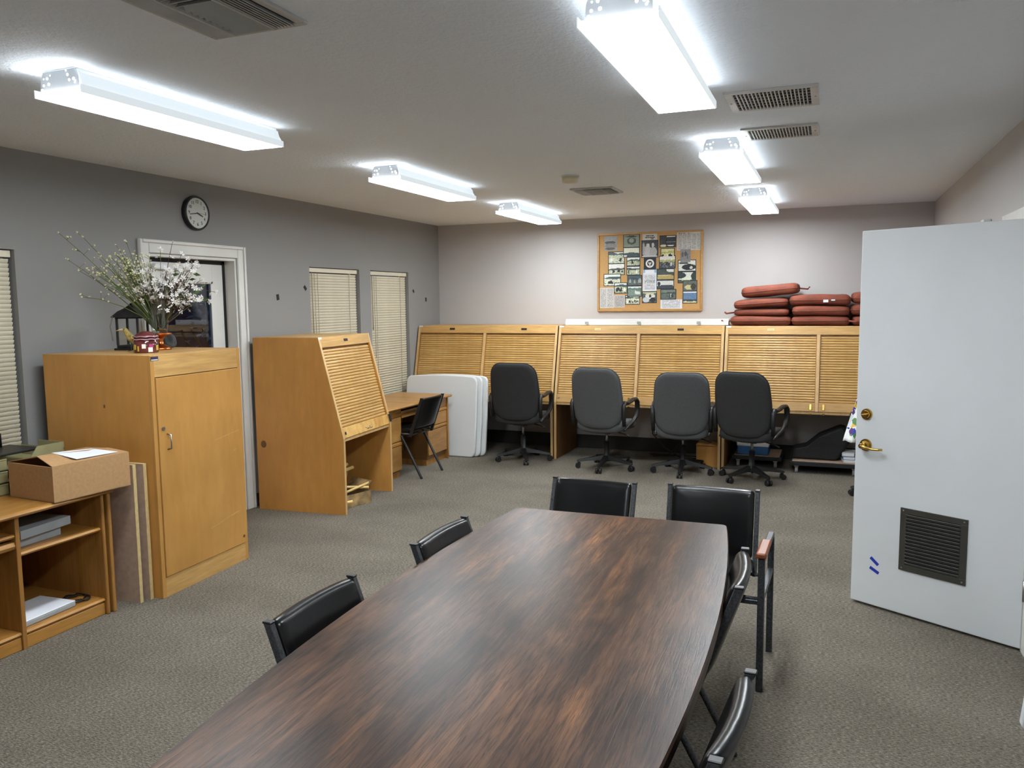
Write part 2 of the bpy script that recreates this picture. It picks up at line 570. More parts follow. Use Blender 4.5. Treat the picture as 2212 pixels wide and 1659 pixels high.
def rrect(w, h, r, n=5):
    """rounded rectangle outline, half sizes w,h"""
    pts = []
    for cx_, cy_, a in ((w - r, h - r, 0), (-w + r, h - r, 90), (-w + r, -h + r, 180), (w - r, -h + r, 270)):
        for k in range(n + 1):
            t = R(a + 90.0 * k / n)
            pts.append((cx_ + r * math.cos(t), cy_ + r * math.sin(t)))
    return pts

def dense(pts, step):
    out = []
    for i, p in enumerate(pts):
        q = pts[(i + 1) % len(pts)]
        d = math.hypot(q[0] - p[0], q[1] - p[1])
        k = max(1, int(d / step))
        for j in range(k):
            out.append((p[0] + (q[0] - p[0]) * j / k, p[1] + (q[1] - p[1]) * j / k))
    return out

def text_mesh(s, size, depth=0.0008):
    cu = bpy.data.curves.new('txt', 'FONT')
    cu.body = s
    cu.size = size
    cu.align_x = 'CENTER'
    cu.align_y = 'CENTER'
    cu.extrude = depth
    o = bpy.data.objects.new('txt', cu)
    col.objects.link(o)
    dg = bpy.context.evaluated_depsgraph_get()
    me = bpy.data.meshes.new_from_object(o.evaluated_get(dg))
    bpy.data.objects.remove(o)
    return me

rnd = random.Random(7)

# ---------------------------------------------------------------- room shell
def wall_with_holes(mb, axis, pos0, pos1, a0, a1, z0, z1, holes):
    """a wall slab with rectangular openings (a_lo, a_hi, z_lo, z_hi)"""
    cuts = sorted({a0, a1} | {h[0] for h in holes} | {h[1] for h in holes})
    for lo, hi in zip(cuts, cuts[1:]):
        hs = [h for h in holes if h[0] <= lo + 1e-6 and h[1] >= hi - 1e-6]
        spans = [(z0, z1)]
        if hs:
            h = hs[0]
            spans = [s for s in ((z0, h[2]), (h[3], z1)) if s[1] - s[0] > 1e-4]
        for s in spans:
            if axis == 'x':
                mb.box(pos0, pos1, lo, hi, s[0], s[1])
            else:
                mb.box(lo, hi, pos0, pos1, s[0], s[1])

WIN = [(2.42, 3.345, 0.60, 2.02), (6.21, 7.05, 0.60, 2.02), (7.26, 8.065, 0.60, 2.02)]
DOORH = (4.335, 5.235, 0.0, 2.05)
fl = MB().box(XL - 0.2, XR + 1.6, YN - 0.2, YB + 0.2, -0.1, 0.0).build('floor', 'carpet')
tag(fl, 'grey brown loop carpet covering the whole floor', 'floor', kind='structure')
ce = MB().box(XL - 0.2, XR + 1.6, YN - 0.2, YB + 0.2, H, H + 0.1).build('ceiling', 'ceiling')
tag(ce, 'off-white knockdown textured ceiling', 'ceiling', kind='structure')
mb = MB()
wall_with_holes(mb, 'x', XL - 0.16, XL, YN - 0.2, YB + 0.2, 0, H, WIN + [DOORH])
wl = mb.build('wall_left', 'wall')
tag(wl, 'grey painted wall with three blinds, a clock and a door', 'wall', kind='structure')
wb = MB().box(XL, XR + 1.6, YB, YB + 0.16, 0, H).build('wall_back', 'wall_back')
tag(wb, 'pale grey wall behind the row of tambour desks', 'wall', kind='structure')
mb = MB()
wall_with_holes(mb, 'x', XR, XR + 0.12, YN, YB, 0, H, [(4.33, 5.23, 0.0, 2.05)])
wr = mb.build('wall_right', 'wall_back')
tag(wr, 'pale wall at right, mostly behind the open white door', 'wall', kind='structure')
wn = MB().box(XL, XR + 1.6, YN - 0.16, YN, 0, H).build('wall_front', 'wall_front')
tag(wn, 'unseen wall behind the viewer, whitened to bounce light', 'wall', kind='structure')
wh = MB().box(XR + 1.45, XR + 1.6, YN, YB, 0, H).build('wall_hall', 'wall')
tag(wh, 'hallway wall beyond the right doorway', 'wall', kind='structure')
# tape marks on the left wall
for (y, z, a, s) in ((5.742, 1.744, 8, 0.040), (6.136, 1.827, 42, 0.036), (8.176, 1.813, 45, 0.030), (8.477, 1.718, 3, 0.036)):
    MB().box(-0.001, 0.0015, -s * 0.42, s * 0.42, -s * 0.62, s * 0.62).build('tape_mark', 'black_tape', wl, (XL + 0.001, y, z), (R(a), 0, 0))
# baseboards
mb = MB()
for y0, y1 in ((YN, 4.255), (5.325, YB)):
    mb.box(XL, XL + 0.012, y0, y1, 0, 0.11, 0.003)
tag(mb.build('baseboard_left', 'base'), 'dark rubber cove base along the left wall', 'baseboard', kind='structure')
tag(MB().box(XL + 0.012, XR, YB - 0.012, YB, 0, 0.15, 0.003).build('baseboard_back', 'base'), 'dark rubber cove base along the back wall', 'baseboard', kind='structure')
mb = MB()
for y0, y1 in ((YN, 4.24), (5.32, YB - 0.012)):
    mb.box(XR - 0.012, XR, y0, y1, 0, 0.11, 0.003)
tag(mb.build('baseboard_right', 'base'), 'dark rubber cove base along the right wall', 'baseboard', kind='structure')

# windows and blinds
def window(i, y0, y1, z0, z1):
    w = thing('window_%d' % i, 'dark night window behind blind', 'window', (XL, 0, 0), kind='structure')
    mb = MB()
    t = 0.04
    mb.box(-0.155, -0.105, y0, y0 + t, z0, z1).box(-0.155, -0.105, y1 - t, y1, z0, z1)
    mb.box(-0.155, -0.105, y0 + t, y1 - t, z0, z0 + t).box(-0.155, -0.105, y0 + t, y1 - t, z1 - t, z1)
    mb.build('window_frame', 'trim', w)
    MB().box(-0.135, -0.13, y0 + t, y1 - t, z0 + t, z1 - t).build('window_pane', 'glass', w)
    return w
SLAT = None
def blind(y0, y1, z0, z1, label, seed):
    rr = random.Random(seed)
    bl = thing('window_blind', label, 'blind', (XL, (y0 + y1) / 2, z0), group='cream mini blinds')
    hw = (y1 - y0) / 2 - 0.008
    MB().box(-0.060, -0.022, -hw, hw, z1 - z0 - 0.045, z1 - z0 - 0.006, 0.002).build('headrail', 'blind', bl)
    p = 0.0262
    zt = z1 - z0 - 0.068
    n = int((zt - 0.03) / p)
    mb = MB()
    prof = []
    for k in range(5):
        t = -1 + 2 * k / 4.0
        prof.append((0.0105 * 0.55 * t + 0.003 * (1 - t * t), 0.0134 * t))
    pts = prof + [(a - 0.0009, z) for a, z in reversed(prof)]
    mb.prism([(a, z) for a, z in pts], -hw + 0.006, hw - 0.006, 'y')
    me = mb.mesh('slat', 'blind')
    for k in range(n):
        tilt = rr.uniform(-0.03, 0.03)
        link('slat', me, bl, (-0.041, 0, zt - k * p), (rr.uniform(-0.0012, 0.0012), tilt, 0))
    MB().box(-0.052, -0.030, -hw + 0.006, hw - 0.006, zt - n * p - 0.012, zt - n * p + 0.004, 0.002).build('bottom_rail', 'blind', bl)
    for s in (-0.62, 0.66):
        MB().box(-0.030, -0.0285, hw * s - 0.0025, hw * s + 0.0025, zt - n * p, zt + 0.03).build('ladder_cord', 'blind_cord', bl)
    MB().tube([(-0.024, -hw * 0.86, zt + 0.02), (-0.02, -hw * 0.86, zt - 0.55)], 0.004, 6).build('tilt_wand', 'blind_cord', bl)
    MB().tube([(-0.024, -hw * 0.76, zt + 0.02), (-0.02, -hw * 0.75, zt - 0.85)], 0.002, 6).build('lift_cord', 'blind_cord', bl)
    return bl
for i, wdw in enumerate(WIN):
    window(i + 1, *wdw)
blind(*WIN[0], 'cream mini blind in window beside the tall cabinet, cut by left picture edge', 1)
blind(*WIN[1], 'cream mini blind partly behind the freestanding tambour desk, nearer the door', 2)
blind(*WIN[2], 'cream mini blind nearest the corner, above the drawer desk', 3)

# ---------------------------------------------------------------- left exterior door
d1 = thing('door_1', 'white exterior door with dark glass behind tall cabinet', 'door', (XL, 0, 0), kind='structure')
y0, y1 = DOORH[0], DOORH[1]
mb = MB()   # jamb lining
mb.box(-0.158, 0.0, y0, y0 + 0.02, 0, 2.03).box(-0.158, 0.0, y1 - 0.02, y1, 0, 2.03).box(-0.158, 0.0, y0, y1, 2.03, 2.05)
mb.build('door_jamb', 'trim', d1)
mb = MB()   # black weather strip
mb.box(-0.120, -0.100, y1 - 0.045, y1 - 0.02, 0, 2.03).box(-0.120, -0.100, y0 + 0.02, y1 - 0.02, 2.006, 2.03)
mb.build('weather_strip', 'black_rubber', d1)
a, b_ = y0 + 0.026, y1 - 0.043
mb = MB()   # stiles and rails
mb.box(-0.145, -0.105, a, a + 0.12, 0.01, 2.0, 0.002).box(-0.145, -0.105, b_ - 0.12, b_, 0.01, 2.0, 0.002)
mb.box(-0.145, -0.105, a + 0.12, b_ - 0.12, 1.87, 2.0).box(-0.145, -0.105, a + 0.12, b_ - 0.12, 0.01, 0.9)
mb.build('door_leaf', 'trim', d1)
mb = MB()
g0, g1 = a + 0.12, b_ - 0.12
for (p, q, r, s) in ((g0, g0 + 0.022, 0.9, 1.87), (g1 - 0.022, g1, 0.9, 1.87), (g0, g1, 0.9, 0.922), (g0, g1, 1.848, 1.87)):
    mb.box(-0.110, -0.098, p, q, r, s, 0.003)
mb.build('glazing_bead', 'trim', d1)
MB().box(-0.128, -0.122, g0, g1, 0.9, 1.87).build('glass_pane', 'glass', d1)
mb = MB()
mb.box(-0.098, -0.060, a + 0.10, a + 0.22, 1.945, 1.985, 0.004)
mb.box(-0.075, -0.062, a + 0.2, a + 0.5, 1.945, 1.958, 0.002)
mb.build('door_closer', 'white_plastic', d1)
# casing round the door
t1 = thing('trim_1', 'white casing round the exterior door', 'trim', (XL, 0, 0), kind='structure')
for s in (0, 1):
    ya = (y0 - 0.088, y0 - 0.001) if s == 0 else (y1 + 0.001, y1 + 0.088)
    mb = MB()
    mb.box(0.0, 0.020, ya[0], ya[1], 0, 2.145, 0.004)
    e = (ya[0], ya[0] + 0.024) if s == 0 else (ya[1] - 0.024, ya[1])
    mb.box(0.02, 0.032, e[0], e[1], 0, 2.145, 0.005)
    mb.build('casing_side', 'trim', t1)
mb = MB().box(0.0, 0.020, y0, y1, 2.052, 2.145, 0.004).box(0.02, 0.032, y0 - 0.06, y1 + 0.06, 2.120, 2.145, 0.005)
mb.build('casing_head', 'trim', t1)
# outdoors beyond the glass
tag(MB().box(XL - 6, XL - 0.2, 1.0, 12.0, -0.15, -0.05).build('ground', 'outside_ground'), 'dark paving outside the door', 'ground', kind='structure')
tag(MB().box(XL - 3.2, XL - 3.0, 4.0, 12.0, -0.05, 3.2).build('wall_outside', 'outside'), 'dark wall outdoors seen through the door glass', 'wall', kind='structure')
sh = thing('shrub', 'pale bluish shrub outside the glass of the exterior door', 'shrub', (XL - 1.0, 6.25, -0.05))
mb = MB()
for k in range(6):
    mb.tube([(0, 0, 0), (rnd.uniform(-0.15, 0.15), rnd.uniform(-0.15, 0.15), 0.7), (rnd.uniform(-0.35, 0.35), rnd.uniform(-0.35, 0.35), 1.5)], 0.012, 5)
mb.build('stem', 'brown_stem', sh)
mb = MB()
for k in range(420):
    c = Vector((rnd.gauss(0, 0.2), rnd.gauss(0, 0.2), rnd.uniform(0.5, 1.75)))
    q = Matrix.Rotation(rnd.uniform(0, 6.28), 4, Vector((rnd.uniform(-1, 1), rnd.uniform(-1, 1), rnd.uniform(-1, 1))).normalized())
    pts = [c + (q @ Vector(p)) for p in ((0, -0.04, 0), (0.018, 0, 0.006), (0, 0.045, 0), (-0.018, 0, 0.006))]
    mb.quad(*pts)
o = mb.build('foliage', 'shrub', sh); o['kind'] = 'stuff'

# ---------------------------------------------------------------- open white door at right
u = Vector((0.145 - 0.879, 4.733 - 4.305, 0)).normalized()       # from the hinge to the free edge
ang = math.atan2(u.y, u.x)
d2 = thing('door_2', 'white open door with brass lever and dark louvre at right', 'door', (0.879, 4.305, 0), ang, kind='structure')
WD = 0.853
# local x runs from hinge to free edge; the face seen is at local +y (towards the viewer)
mb = MB().box(0.0, WD, -0.044, 0.0, 0.014, 2.040, 0.003)
mb.build('door_leaf', 'door_white', d2)
def dx(s):      # distance from free edge -> local x
    return WD - s
# louvre
vt = MB()
lx0, lx1, lz0, lz1 = dx(0.598), dx(0.264), 0.254, 0.589
vt.box(lx0, lx1, 0.0, 0.008, lz0, lz0 + 0.03, 0.001).box(lx0, lx1, 0.0, 0.008, lz1 - 0.03, lz1, 0.001)
vt.box(lx0, lx0 + 0.032, 0.0, 0.008, lz0 + 0.03, lz1 - 0.03, 0.001).box(lx1 - 0.032, lx1, 0.0, 0.008, lz0 + 0.03, lz1 - 0.03, 0.001)
v_ob = vt.build('vent_grille', 'vent_dark', d2)
MB().box(lx0 + 0.03, lx1 - 0.03, 0.0003, 0.001, lz0 + 0.03, lz1 - 0.03).build('vent_back', 'vent_hole', v_ob)
sm = MB().obox((0, 0, 0), (lx1 - lx0 - 0.064, 0.0025, 0.017), (R(-38), 0, 0)).mesh('slat', 'vent_slat')
n = 15
for k in range(n):
    link('slat', sm, v_ob, ((lx0 + lx1) / 2, 0.0075, lz0 + 0.039 + k * (lz1 - lz0 - 0.078) / (n - 1)))
for px in (lx0 + 0.016, lx1 - 0.016):
    for pz in (lz0 + 0.014, lz1 - 0.014):
        MB().obox((px, 0.0085, pz), (0.007, 0.003, 0.007), bev=0.001).build('screw', 'steel', v_ob)
# deadbolt
def disc_y(mb, c, r, y0, y1, n=24, r2=None):
    b = bmesh.new()
    A = [b.verts.new((c[0] + r * math.cos(2 * PI * k / n), y0, c[1] + r * math.sin(2 * PI * k / n))) for k in range(n)]
    rr = r if r2 is None else r2
    B = [b.verts.new((c[0] + rr * math.cos(2 * PI * k / n), y1, c[1] + rr * math.sin(2 * PI * k / n))) for k in range(n)]
    b.faces.new(A); b.faces.new(list(reversed(B)))
    for k in range(n):
        b.faces.new((A[k], A[(k + 1) % n], B[(k + 1) % n], B[k]))
    bmesh.ops.recalc_face_normals(b, faces=b.faces)
    mb.merge(b)
mb = MB()
disc_y(mb, (dx(0.060), 1.061), 0.031, 0.0, 0.010, r2=0.029)
disc_y(mb, (dx(0.060), 1.061), 0.023, 0.010, 0.020, r2=0.020)
db = mb.build('deadbolt', 'brass', d2)
db['label'] = 'round brass deadbolt'
MB().obox((dx(0.060), 0.027, 1.061), (0.030, 0.018, 0.008), (0, R(12), 0), 0.002).build('thumb_turn', 'brass', db)
mb = MB()
disc_y(mb, (dx(0.060), 0.893), 0.034, 0.0, 0.008, r2=0.032)
disc_y(mb, (dx(0.060), 0.893), 0.024, 0.008, 0.016, r2=0.014)
lv = mb.build('lever_set', 'brass', d2)
lv['label'] = 'brass lever handle on round rose'
mb = MB()
mb.tube([(dx(0.06), 0.014, 0.893), (dx(0.06), 0.058, 0.893)], 0.013, 14)
mb.build('spindle', 'brass', lv)
mb = MB()
mb.tube([(dx(0.060), 0.054, 0.893), (dx(0.085), 0.060, 0.890), (dx(0.120), 0.058, 0.884), (dx(0.150), 0.050, 0.884), (dx(0.172), 0.040, 0.885)], 0.010, 10, 0.8,
        radii=[0.012, 0.0105, 0.009, 0.0085, 0.008])
mb.build('lever', 'brass', lv)
MB().box(WD - 0.0005, WD + 0.001, -0.036, -0.008, 0.84, 0.95).build('latch_plate', 'steel', d2)
for (s, z, a) in ((0.130, 0.262, -38), (0.131, 0.212, -25)):
    tp = MB().obox((dx(s), 0.0008, z), (0.055, 0.0012, 0.017), (0, R(a), 0)).build('tape_strip', 'blue_tape', d2)
    tp['label'] = 'scrap of blue painters tape'
for z in (0.25, 1.05, 1.8):
    MB().tube([(-0.004, 0.004, z), (-0.004, 0.004, z + 0.10)], 0.006, 8).build('hinge', 'steel', d2)
# casing of that doorway
t2 = thing('trim_2', 'white casing of right doorway behind the open door', 'trim', (XR, 0, 0), kind='structure')
MB().box(-0.018, 0.0, 4.245, 4.33, 0, 2.135, 0.003).build('casing_side', 'trim', t2)
MB().box(-0.018, 0.0, 5.23, 5.315, 0, 2.135, 0.003).build('casing_side', 'trim', t2)
MB().box(-0.018, 0.0, 4.33, 5.23, 2.05, 2.135, 0.003).build('casing_head', 'trim', t2)
MB().box(0.0, 0.12, 4.33, 4.345, 0, 2.05).box(0.0, 0.12, 5.215, 5.23, 0, 2.05).box(0.0, 0.12, 4.345, 5.215, 2.035, 2.05).build('door_jamb', 'trim', t2)
tag(MB().box(XR - 0.05, XR - 0.001, 5.74, 5.82, 2.125, 2.16, 0.006).build('sensor', 'white_plastic'), 'small white sensor on the right wall above the open door', 'sensor')
# white board standing at the right edge
wbd = MB()
wbd.prism([(0.717, 0.055), (0.76, 0.0), (0.895, 0.0), (0.895, 1.25), (0.84, 1.25)], 3.42, 3.46, 'y', 0.004)
tag(wbd.build('white_panel', 'door_white'), 'edge of a white panel standing on the carpet at lower right picture edge', 'panel')

# ---------------------------------------------------------------- ceiling lamps
def make_lamp():
    t = thing('ceiling_lamp', '', 'lamp')
    L, w = 1.20, 0.125
    MB().box(-0.085, 0.085, 0.0, L, -0.045, 0.0, 0.003).build('housing', 'lamp_metal', t)
    # glowing bottom and lower lip of the wrap-around lens
    MB().box(-w + 0.004, w - 0.004, -0.020, L - 0.006, -0.100, -0.096).build('lens', 'lens', t)
    mb = MB()
    for s in (-1, 1):
        mb.box(min(s * w, s * (w - 0.004)), max(s * w, s * (w - 0.004)), -0.022, L, -0.1005, -0.070)
    mb.box(-w, w, L - 0.006, L, -0.100, -0.072)
    mb.build('lens_lip', 'lens_lip', t)
    mb = MB()
    for s in (-1, 1):
        mb.prism([(s * (w - 0.018), -0.0715), (s * 0.092, -0.016), (s * 0.088, -0.016), (s * (w - 0.022), -0.0715)], 0.0, L, 'y')
    mb.prism([(-0.118, -0.072), (-0.085, -0.020), (0.085, -0.020), (0.118, -0.072)], L - 0.004, L - 0.001, 'y')
    mb.build('lens_side', 'lens_side', t)
    mb = MB()
    for s in (-1, 1):
        mb.box(min(s * (w - 0.004), s * (w - 0.019)), max(s * (w - 0.004), s * (w - 0.019)), 0.01, L - 0.01, -0.0745, -0.0725)
    mb.build('added_uplight', 'added_uplight', t)  # up-facing strip added to brighten the ceiling, hidden from below
    pl = MB().prism([(-0.098, -0.088), (-0.104, -0.078), (-0.098, -0.030), (-0.085, -0.004), (0.085, -0.004), (0.098, -0.030), (0.104, -0.078), (0.098, -0.088)], -0.012, -0.004, 'y', 0.002).build('end_plate', 'lamp_metal', t)
    mb = MB()
    for (x, z, r) in ((-0.062, -0.030, 0.0055), (-0.055, -0.052, 0.0065), (-0.082, -0.055, 0.0055), (-0.090, -0.070, 0.005), (-0.080, -0.030, 0.003), (-0.045, -0.020, 0.003), (-0.088, -0.080, 0.004),
                      (0.048, -0.026, 0.0055), (0.055, -0.046, 0.0055), (0.078, -0.044, 0.0065), (0.084, -0.058, 0.0045), (0.040, -0.010, 0.003), (0.088, -0.052, 0.003)):
        disc_y(mb, (x, z), r * 0.85, -0.0122, -0.0130, 10)
    mb.build('lit_hole', 'lamp_hole', pl)['kind'] = 'stuff'
    return t
lamp0 = make_lamp()
LAMPS = [(-2.803, 2.36, 'fluorescent ceiling lamp nearest on the left, above the cabinet side'),
         (-2.803, 4.815, 'fluorescent ceiling lamp second in the left row'),
         (-2.815, 7.06, 'fluorescent ceiling lamp at far end of the left row'),
         (-0.607, 2.42, 'fluorescent ceiling lamp nearest on the right, cut by top picture edge'),
         (-0.610, 4.82, 'fluorescent ceiling lamp second in the right row, past the square vents'),
         (-0.622, 7.06, 'fluorescent ceiling lamp at far end of the right row'),
         (-0.607, 0.0, 'added unseen fluorescent fill lamp overhead behind the viewer')]  # out-of-view lamp added to brighten surfaces facing the camera
for i, (x, y, lb) in enumerate(LAMPS):
    o = lamp0 if i == 0 else copy_tree(lamp0)
    o.location = (x, y, H)
    tag(o, lb, 'lamp', 'fluorescent ceiling lamps')

# ---------------------------------------------------------------- ceiling vents, detector
def grid_vent(x0, x1, y0, y1, label):
    t = thing('ceiling_vent', label, 'vent', ((x0 + x1) / 2, (y0 + y1) / 2, H), group='white grid vents in the ceiling')
    hx, hy = (x1 - x0) / 2, (y1 - y0) / 2
    f = 0.030
    mb = MB()
    mb.box(-hx, hx, -hy, -hy + f, -0.010, 0, 0.002).box(-hx, hx, hy - f, hy, -0.010, 0, 0.002)
    mb.box(-hx, -hx + f * 1.2, -hy + f, hy - f, -0.010, 0, 0.002).box(hx - f * 1.2, hx, -hy + f, hy - f, -0.010, 0, 0.002)
    mb.build('frame', 'vent_white', t)
    MB().box(-hx + f, hx - f, -hy + f, hy - f, -0.001, -0.0002).build('duct', 'vent_hole', t)
    me = MB().box(-0.0026, 0.0026, -hy + f, hy - f, -0.010, -0.001).mesh('blade', 'vent_white')
    n = 19
    for k in range(n):
        link('blade', me, t, (-hx + f * 1.2 + (k + 1) * (2 * hx - 2.4 * f) / (n + 1), 0, 0))
    me2 = MB().box(-hx + f, hx - f, -0.0014, 0.0014, -0.006, -0.001).mesh('cross_bar', 'vent_grey')
    for k in range(5):
        link('cross_bar', me2, t, (0, -hy + f + (k + 1) * (2 * hy - 2 * f) / 6, 0))
    for px in (-hx + 0.016, hx - 0.016):
        MB().obox((px, 0, -0.011), (0.009, 0.009, 0.004), bev=0.001).build('screw', 'steel', t)
grid_vent(-0.475, -0.077, 3.775, 4.155, 'square white grid vent in ceiling, nearer of the pair')
grid_vent(-0.485, -0.092, 4.60, 4.93, 'square white grid vent in ceiling, farther of the pair')

def diffuser(x0, x1, y0, y1, label):
    t = thing('ceiling_diffuser', label, 'vent', ((x0 + x1) / 2, (y0 + y1) / 2, H))
    hx, hy = (x1 - x0) / 2, (y1 - y0) / 2
    f = 0.028
    mb = MB()
    mb.box(-hx, hx, -hy, -hy + f, -0.012, 0, 0.003).box(-hx, hx, hy - f, hy, -0.012, 0, 0.003)
    mb.box(-hx, -hx + f, -hy + f, hy - f, -0.012, 0, 0.003).box(hx - f, hx, -hy + f, hy - f, -0.012, 0, 0.003)
    mb.build('frame', 'vent_grey', t)
    MB().box(-hx + f, hx - f, -hy + f, hy - f, -0.001, -0.0002).build('duct', 'vent_hole', t)
    ix, iy = hx - f, hy - f
    # side banks run along y, end banks along x
    sx = ix * 0.52
    long_ = MB().obox((0, 0, -0.012), (0.002, 2 * iy, 0.020), (0, R(38), 0)).mesh('louvre', 'vent_grey')
    long2 = MB().obox((0, 0, -0.012), (0.002, 2 * iy, 0.020), (0, R(-38), 0)).mesh('louvre', 'vent_grey')
    for k in range(6):
        link('louvre', long_, t, (-ix + 0.012 + k * (ix - sx) / 6, 0, 0))
        link('louvre', long2, t, (ix - 0.012 - k * (ix - sx) / 6, 0, 0))
    sh_ = MB().obox((0, 0, -0.012), (2 * sx - 0.03, 0.002, 0.020), (R(40), 0, 0)).mesh('louvre', 'vent_grey')
    sh2 = MB().obox((0, 0, -0.012), (2 * sx - 0.03, 0.002, 0.020), (R(-40), 0, 0)).mesh('louvre', 'vent_grey')
    n = 9
    for k in range(n):
        link('louvre', sh_, t, (0, iy - 0.012 - k * iy / n, 0))
        link('louvre', sh2, t, (0, -iy + 0.012 + k * iy / n, 0))
    MB().box(-sx, -sx + 0.008, -iy, iy, -0.022, -0.001).build('divider', 'vent_grey', t)
    MB().box(sx - 0.008, sx, -iy, iy, -0.022, -0.001).build('divider', 'vent_grey', t)
    return t
diffuser(-1.985, -1.605, 1.72, 2.288, 'grey louvred air diffuser at the top left picture edge')
diffuser(-2.025, -1.665, 6.43, 6.80, 'small grey louvred diffuser far off near the smoke detector')
sd = thing('smoke_detector', 'cream round smoke detector on the ceiling', 'detector', (-1.815, 5.78, H))
MB().lathe([(0.0, 0.0), (0.068, 0.0), (0.068, -0.008), (0.0, -0.008)], 28).build('base', 'vent_white', sd)
MB().lathe([(0.0, -0.008), (0.060, -0.008), (0.060, -0.040), (0.054, -0.048), (0.0, -0.050)], 28).build('cover', 'smoke', sd)

# ---------------------------------------------------------------- wall clock
ck = thing('wall_clock', 'round black-rimmed wall clock on the left wall above the door', 'clock', (XL, 4.80, 2.365))
def xlathe(mb, prof, n=40):
    b = bmesh.new()
    rings = []
    for (r, x) in prof:
        rings.append([b.verts.new((x, r * math.cos(2 * PI * k / n), r * math.sin(2 * PI * k / n))) for k in range(n)])
    for A, B in zip(rings, rings[1:]):
        for k in range(n):
            f = b.faces.new((A[k], A[(k + 1) % n], B[(k + 1) % n], B[k])); f.smooth = True
    b.faces.new(rings[0]); b.faces.new(rings[-1])
    bmesh.ops.recalc_face_normals(b, faces=b.faces)
    mb.merge(b)
mb = MB(); xlathe(mb, [(0.125, 0.0), (0.127, 0.030), (0.122, 0.040), (0.113, 0.040), (0.111, 0.031), (0.05, 0.031)]); mb.build('case', 'clock_black', ck)
mb = MB(); xlathe(mb, [(0.1115, 0.0312), (0.1115, 0.0325)]); mb.build('dial', 'clock_face', ck)
for h in range(1, 13):
    me = text_mesh(str(h), 0.034)
    me.materials.append(M['ink'])
    a = R(90 - 30 * h)
    o = link('numeral', me, ck, (0.0335, -0.083 * math.cos(a) * -1, 0.083 * math.sin(a)))
    o.rotation_euler = (R(90), 0, R(90))
def hand(name, ang_deg, length, w, tail, x):
    a = R(90 - ang_deg)
    d = Vector((0, math.cos(a), math.sin(a)))
    p = Vector((0, -math.sin(a), math.cos(a)))
    mb = MB()
    b = bmesh.new()
    vs = [b.verts.new(Vector((x, 0, 0)) + q) for q in (d * -tail - p * w, d * -tail + p * w, d * length + p * w * 0.7, d * length - p * w * 0.7)]
    f = b.faces.new(vs)
    r = bmesh.ops.extrude_face_region(b, geom=[f])
    bmesh.ops.translate(b, verts=[v for v in r['geom'] if isinstance(v, bmesh.types.BMVert)], vec=(0.001, 0, 0))
    bmesh.ops.recalc_face_normals(b, faces=b.faces)
    mb.merge(b)
    mb.build(name, 'ink', ck)
hand('hour_hand', 112, 0.058, 0.0058, 0.006, 0.0345)
hand('minute_hand', 260, 0.080, 0.0038, 0.006, 0.0358)
hand('second_hand', 93, 0.085, 0.0010, 0.0, 0.037)
mb = MB(); xlathe(mb, [(0.110, 0.0385), (0.110, 0.039)]); mb.build('glass_cover', 'pane_glass', ck)

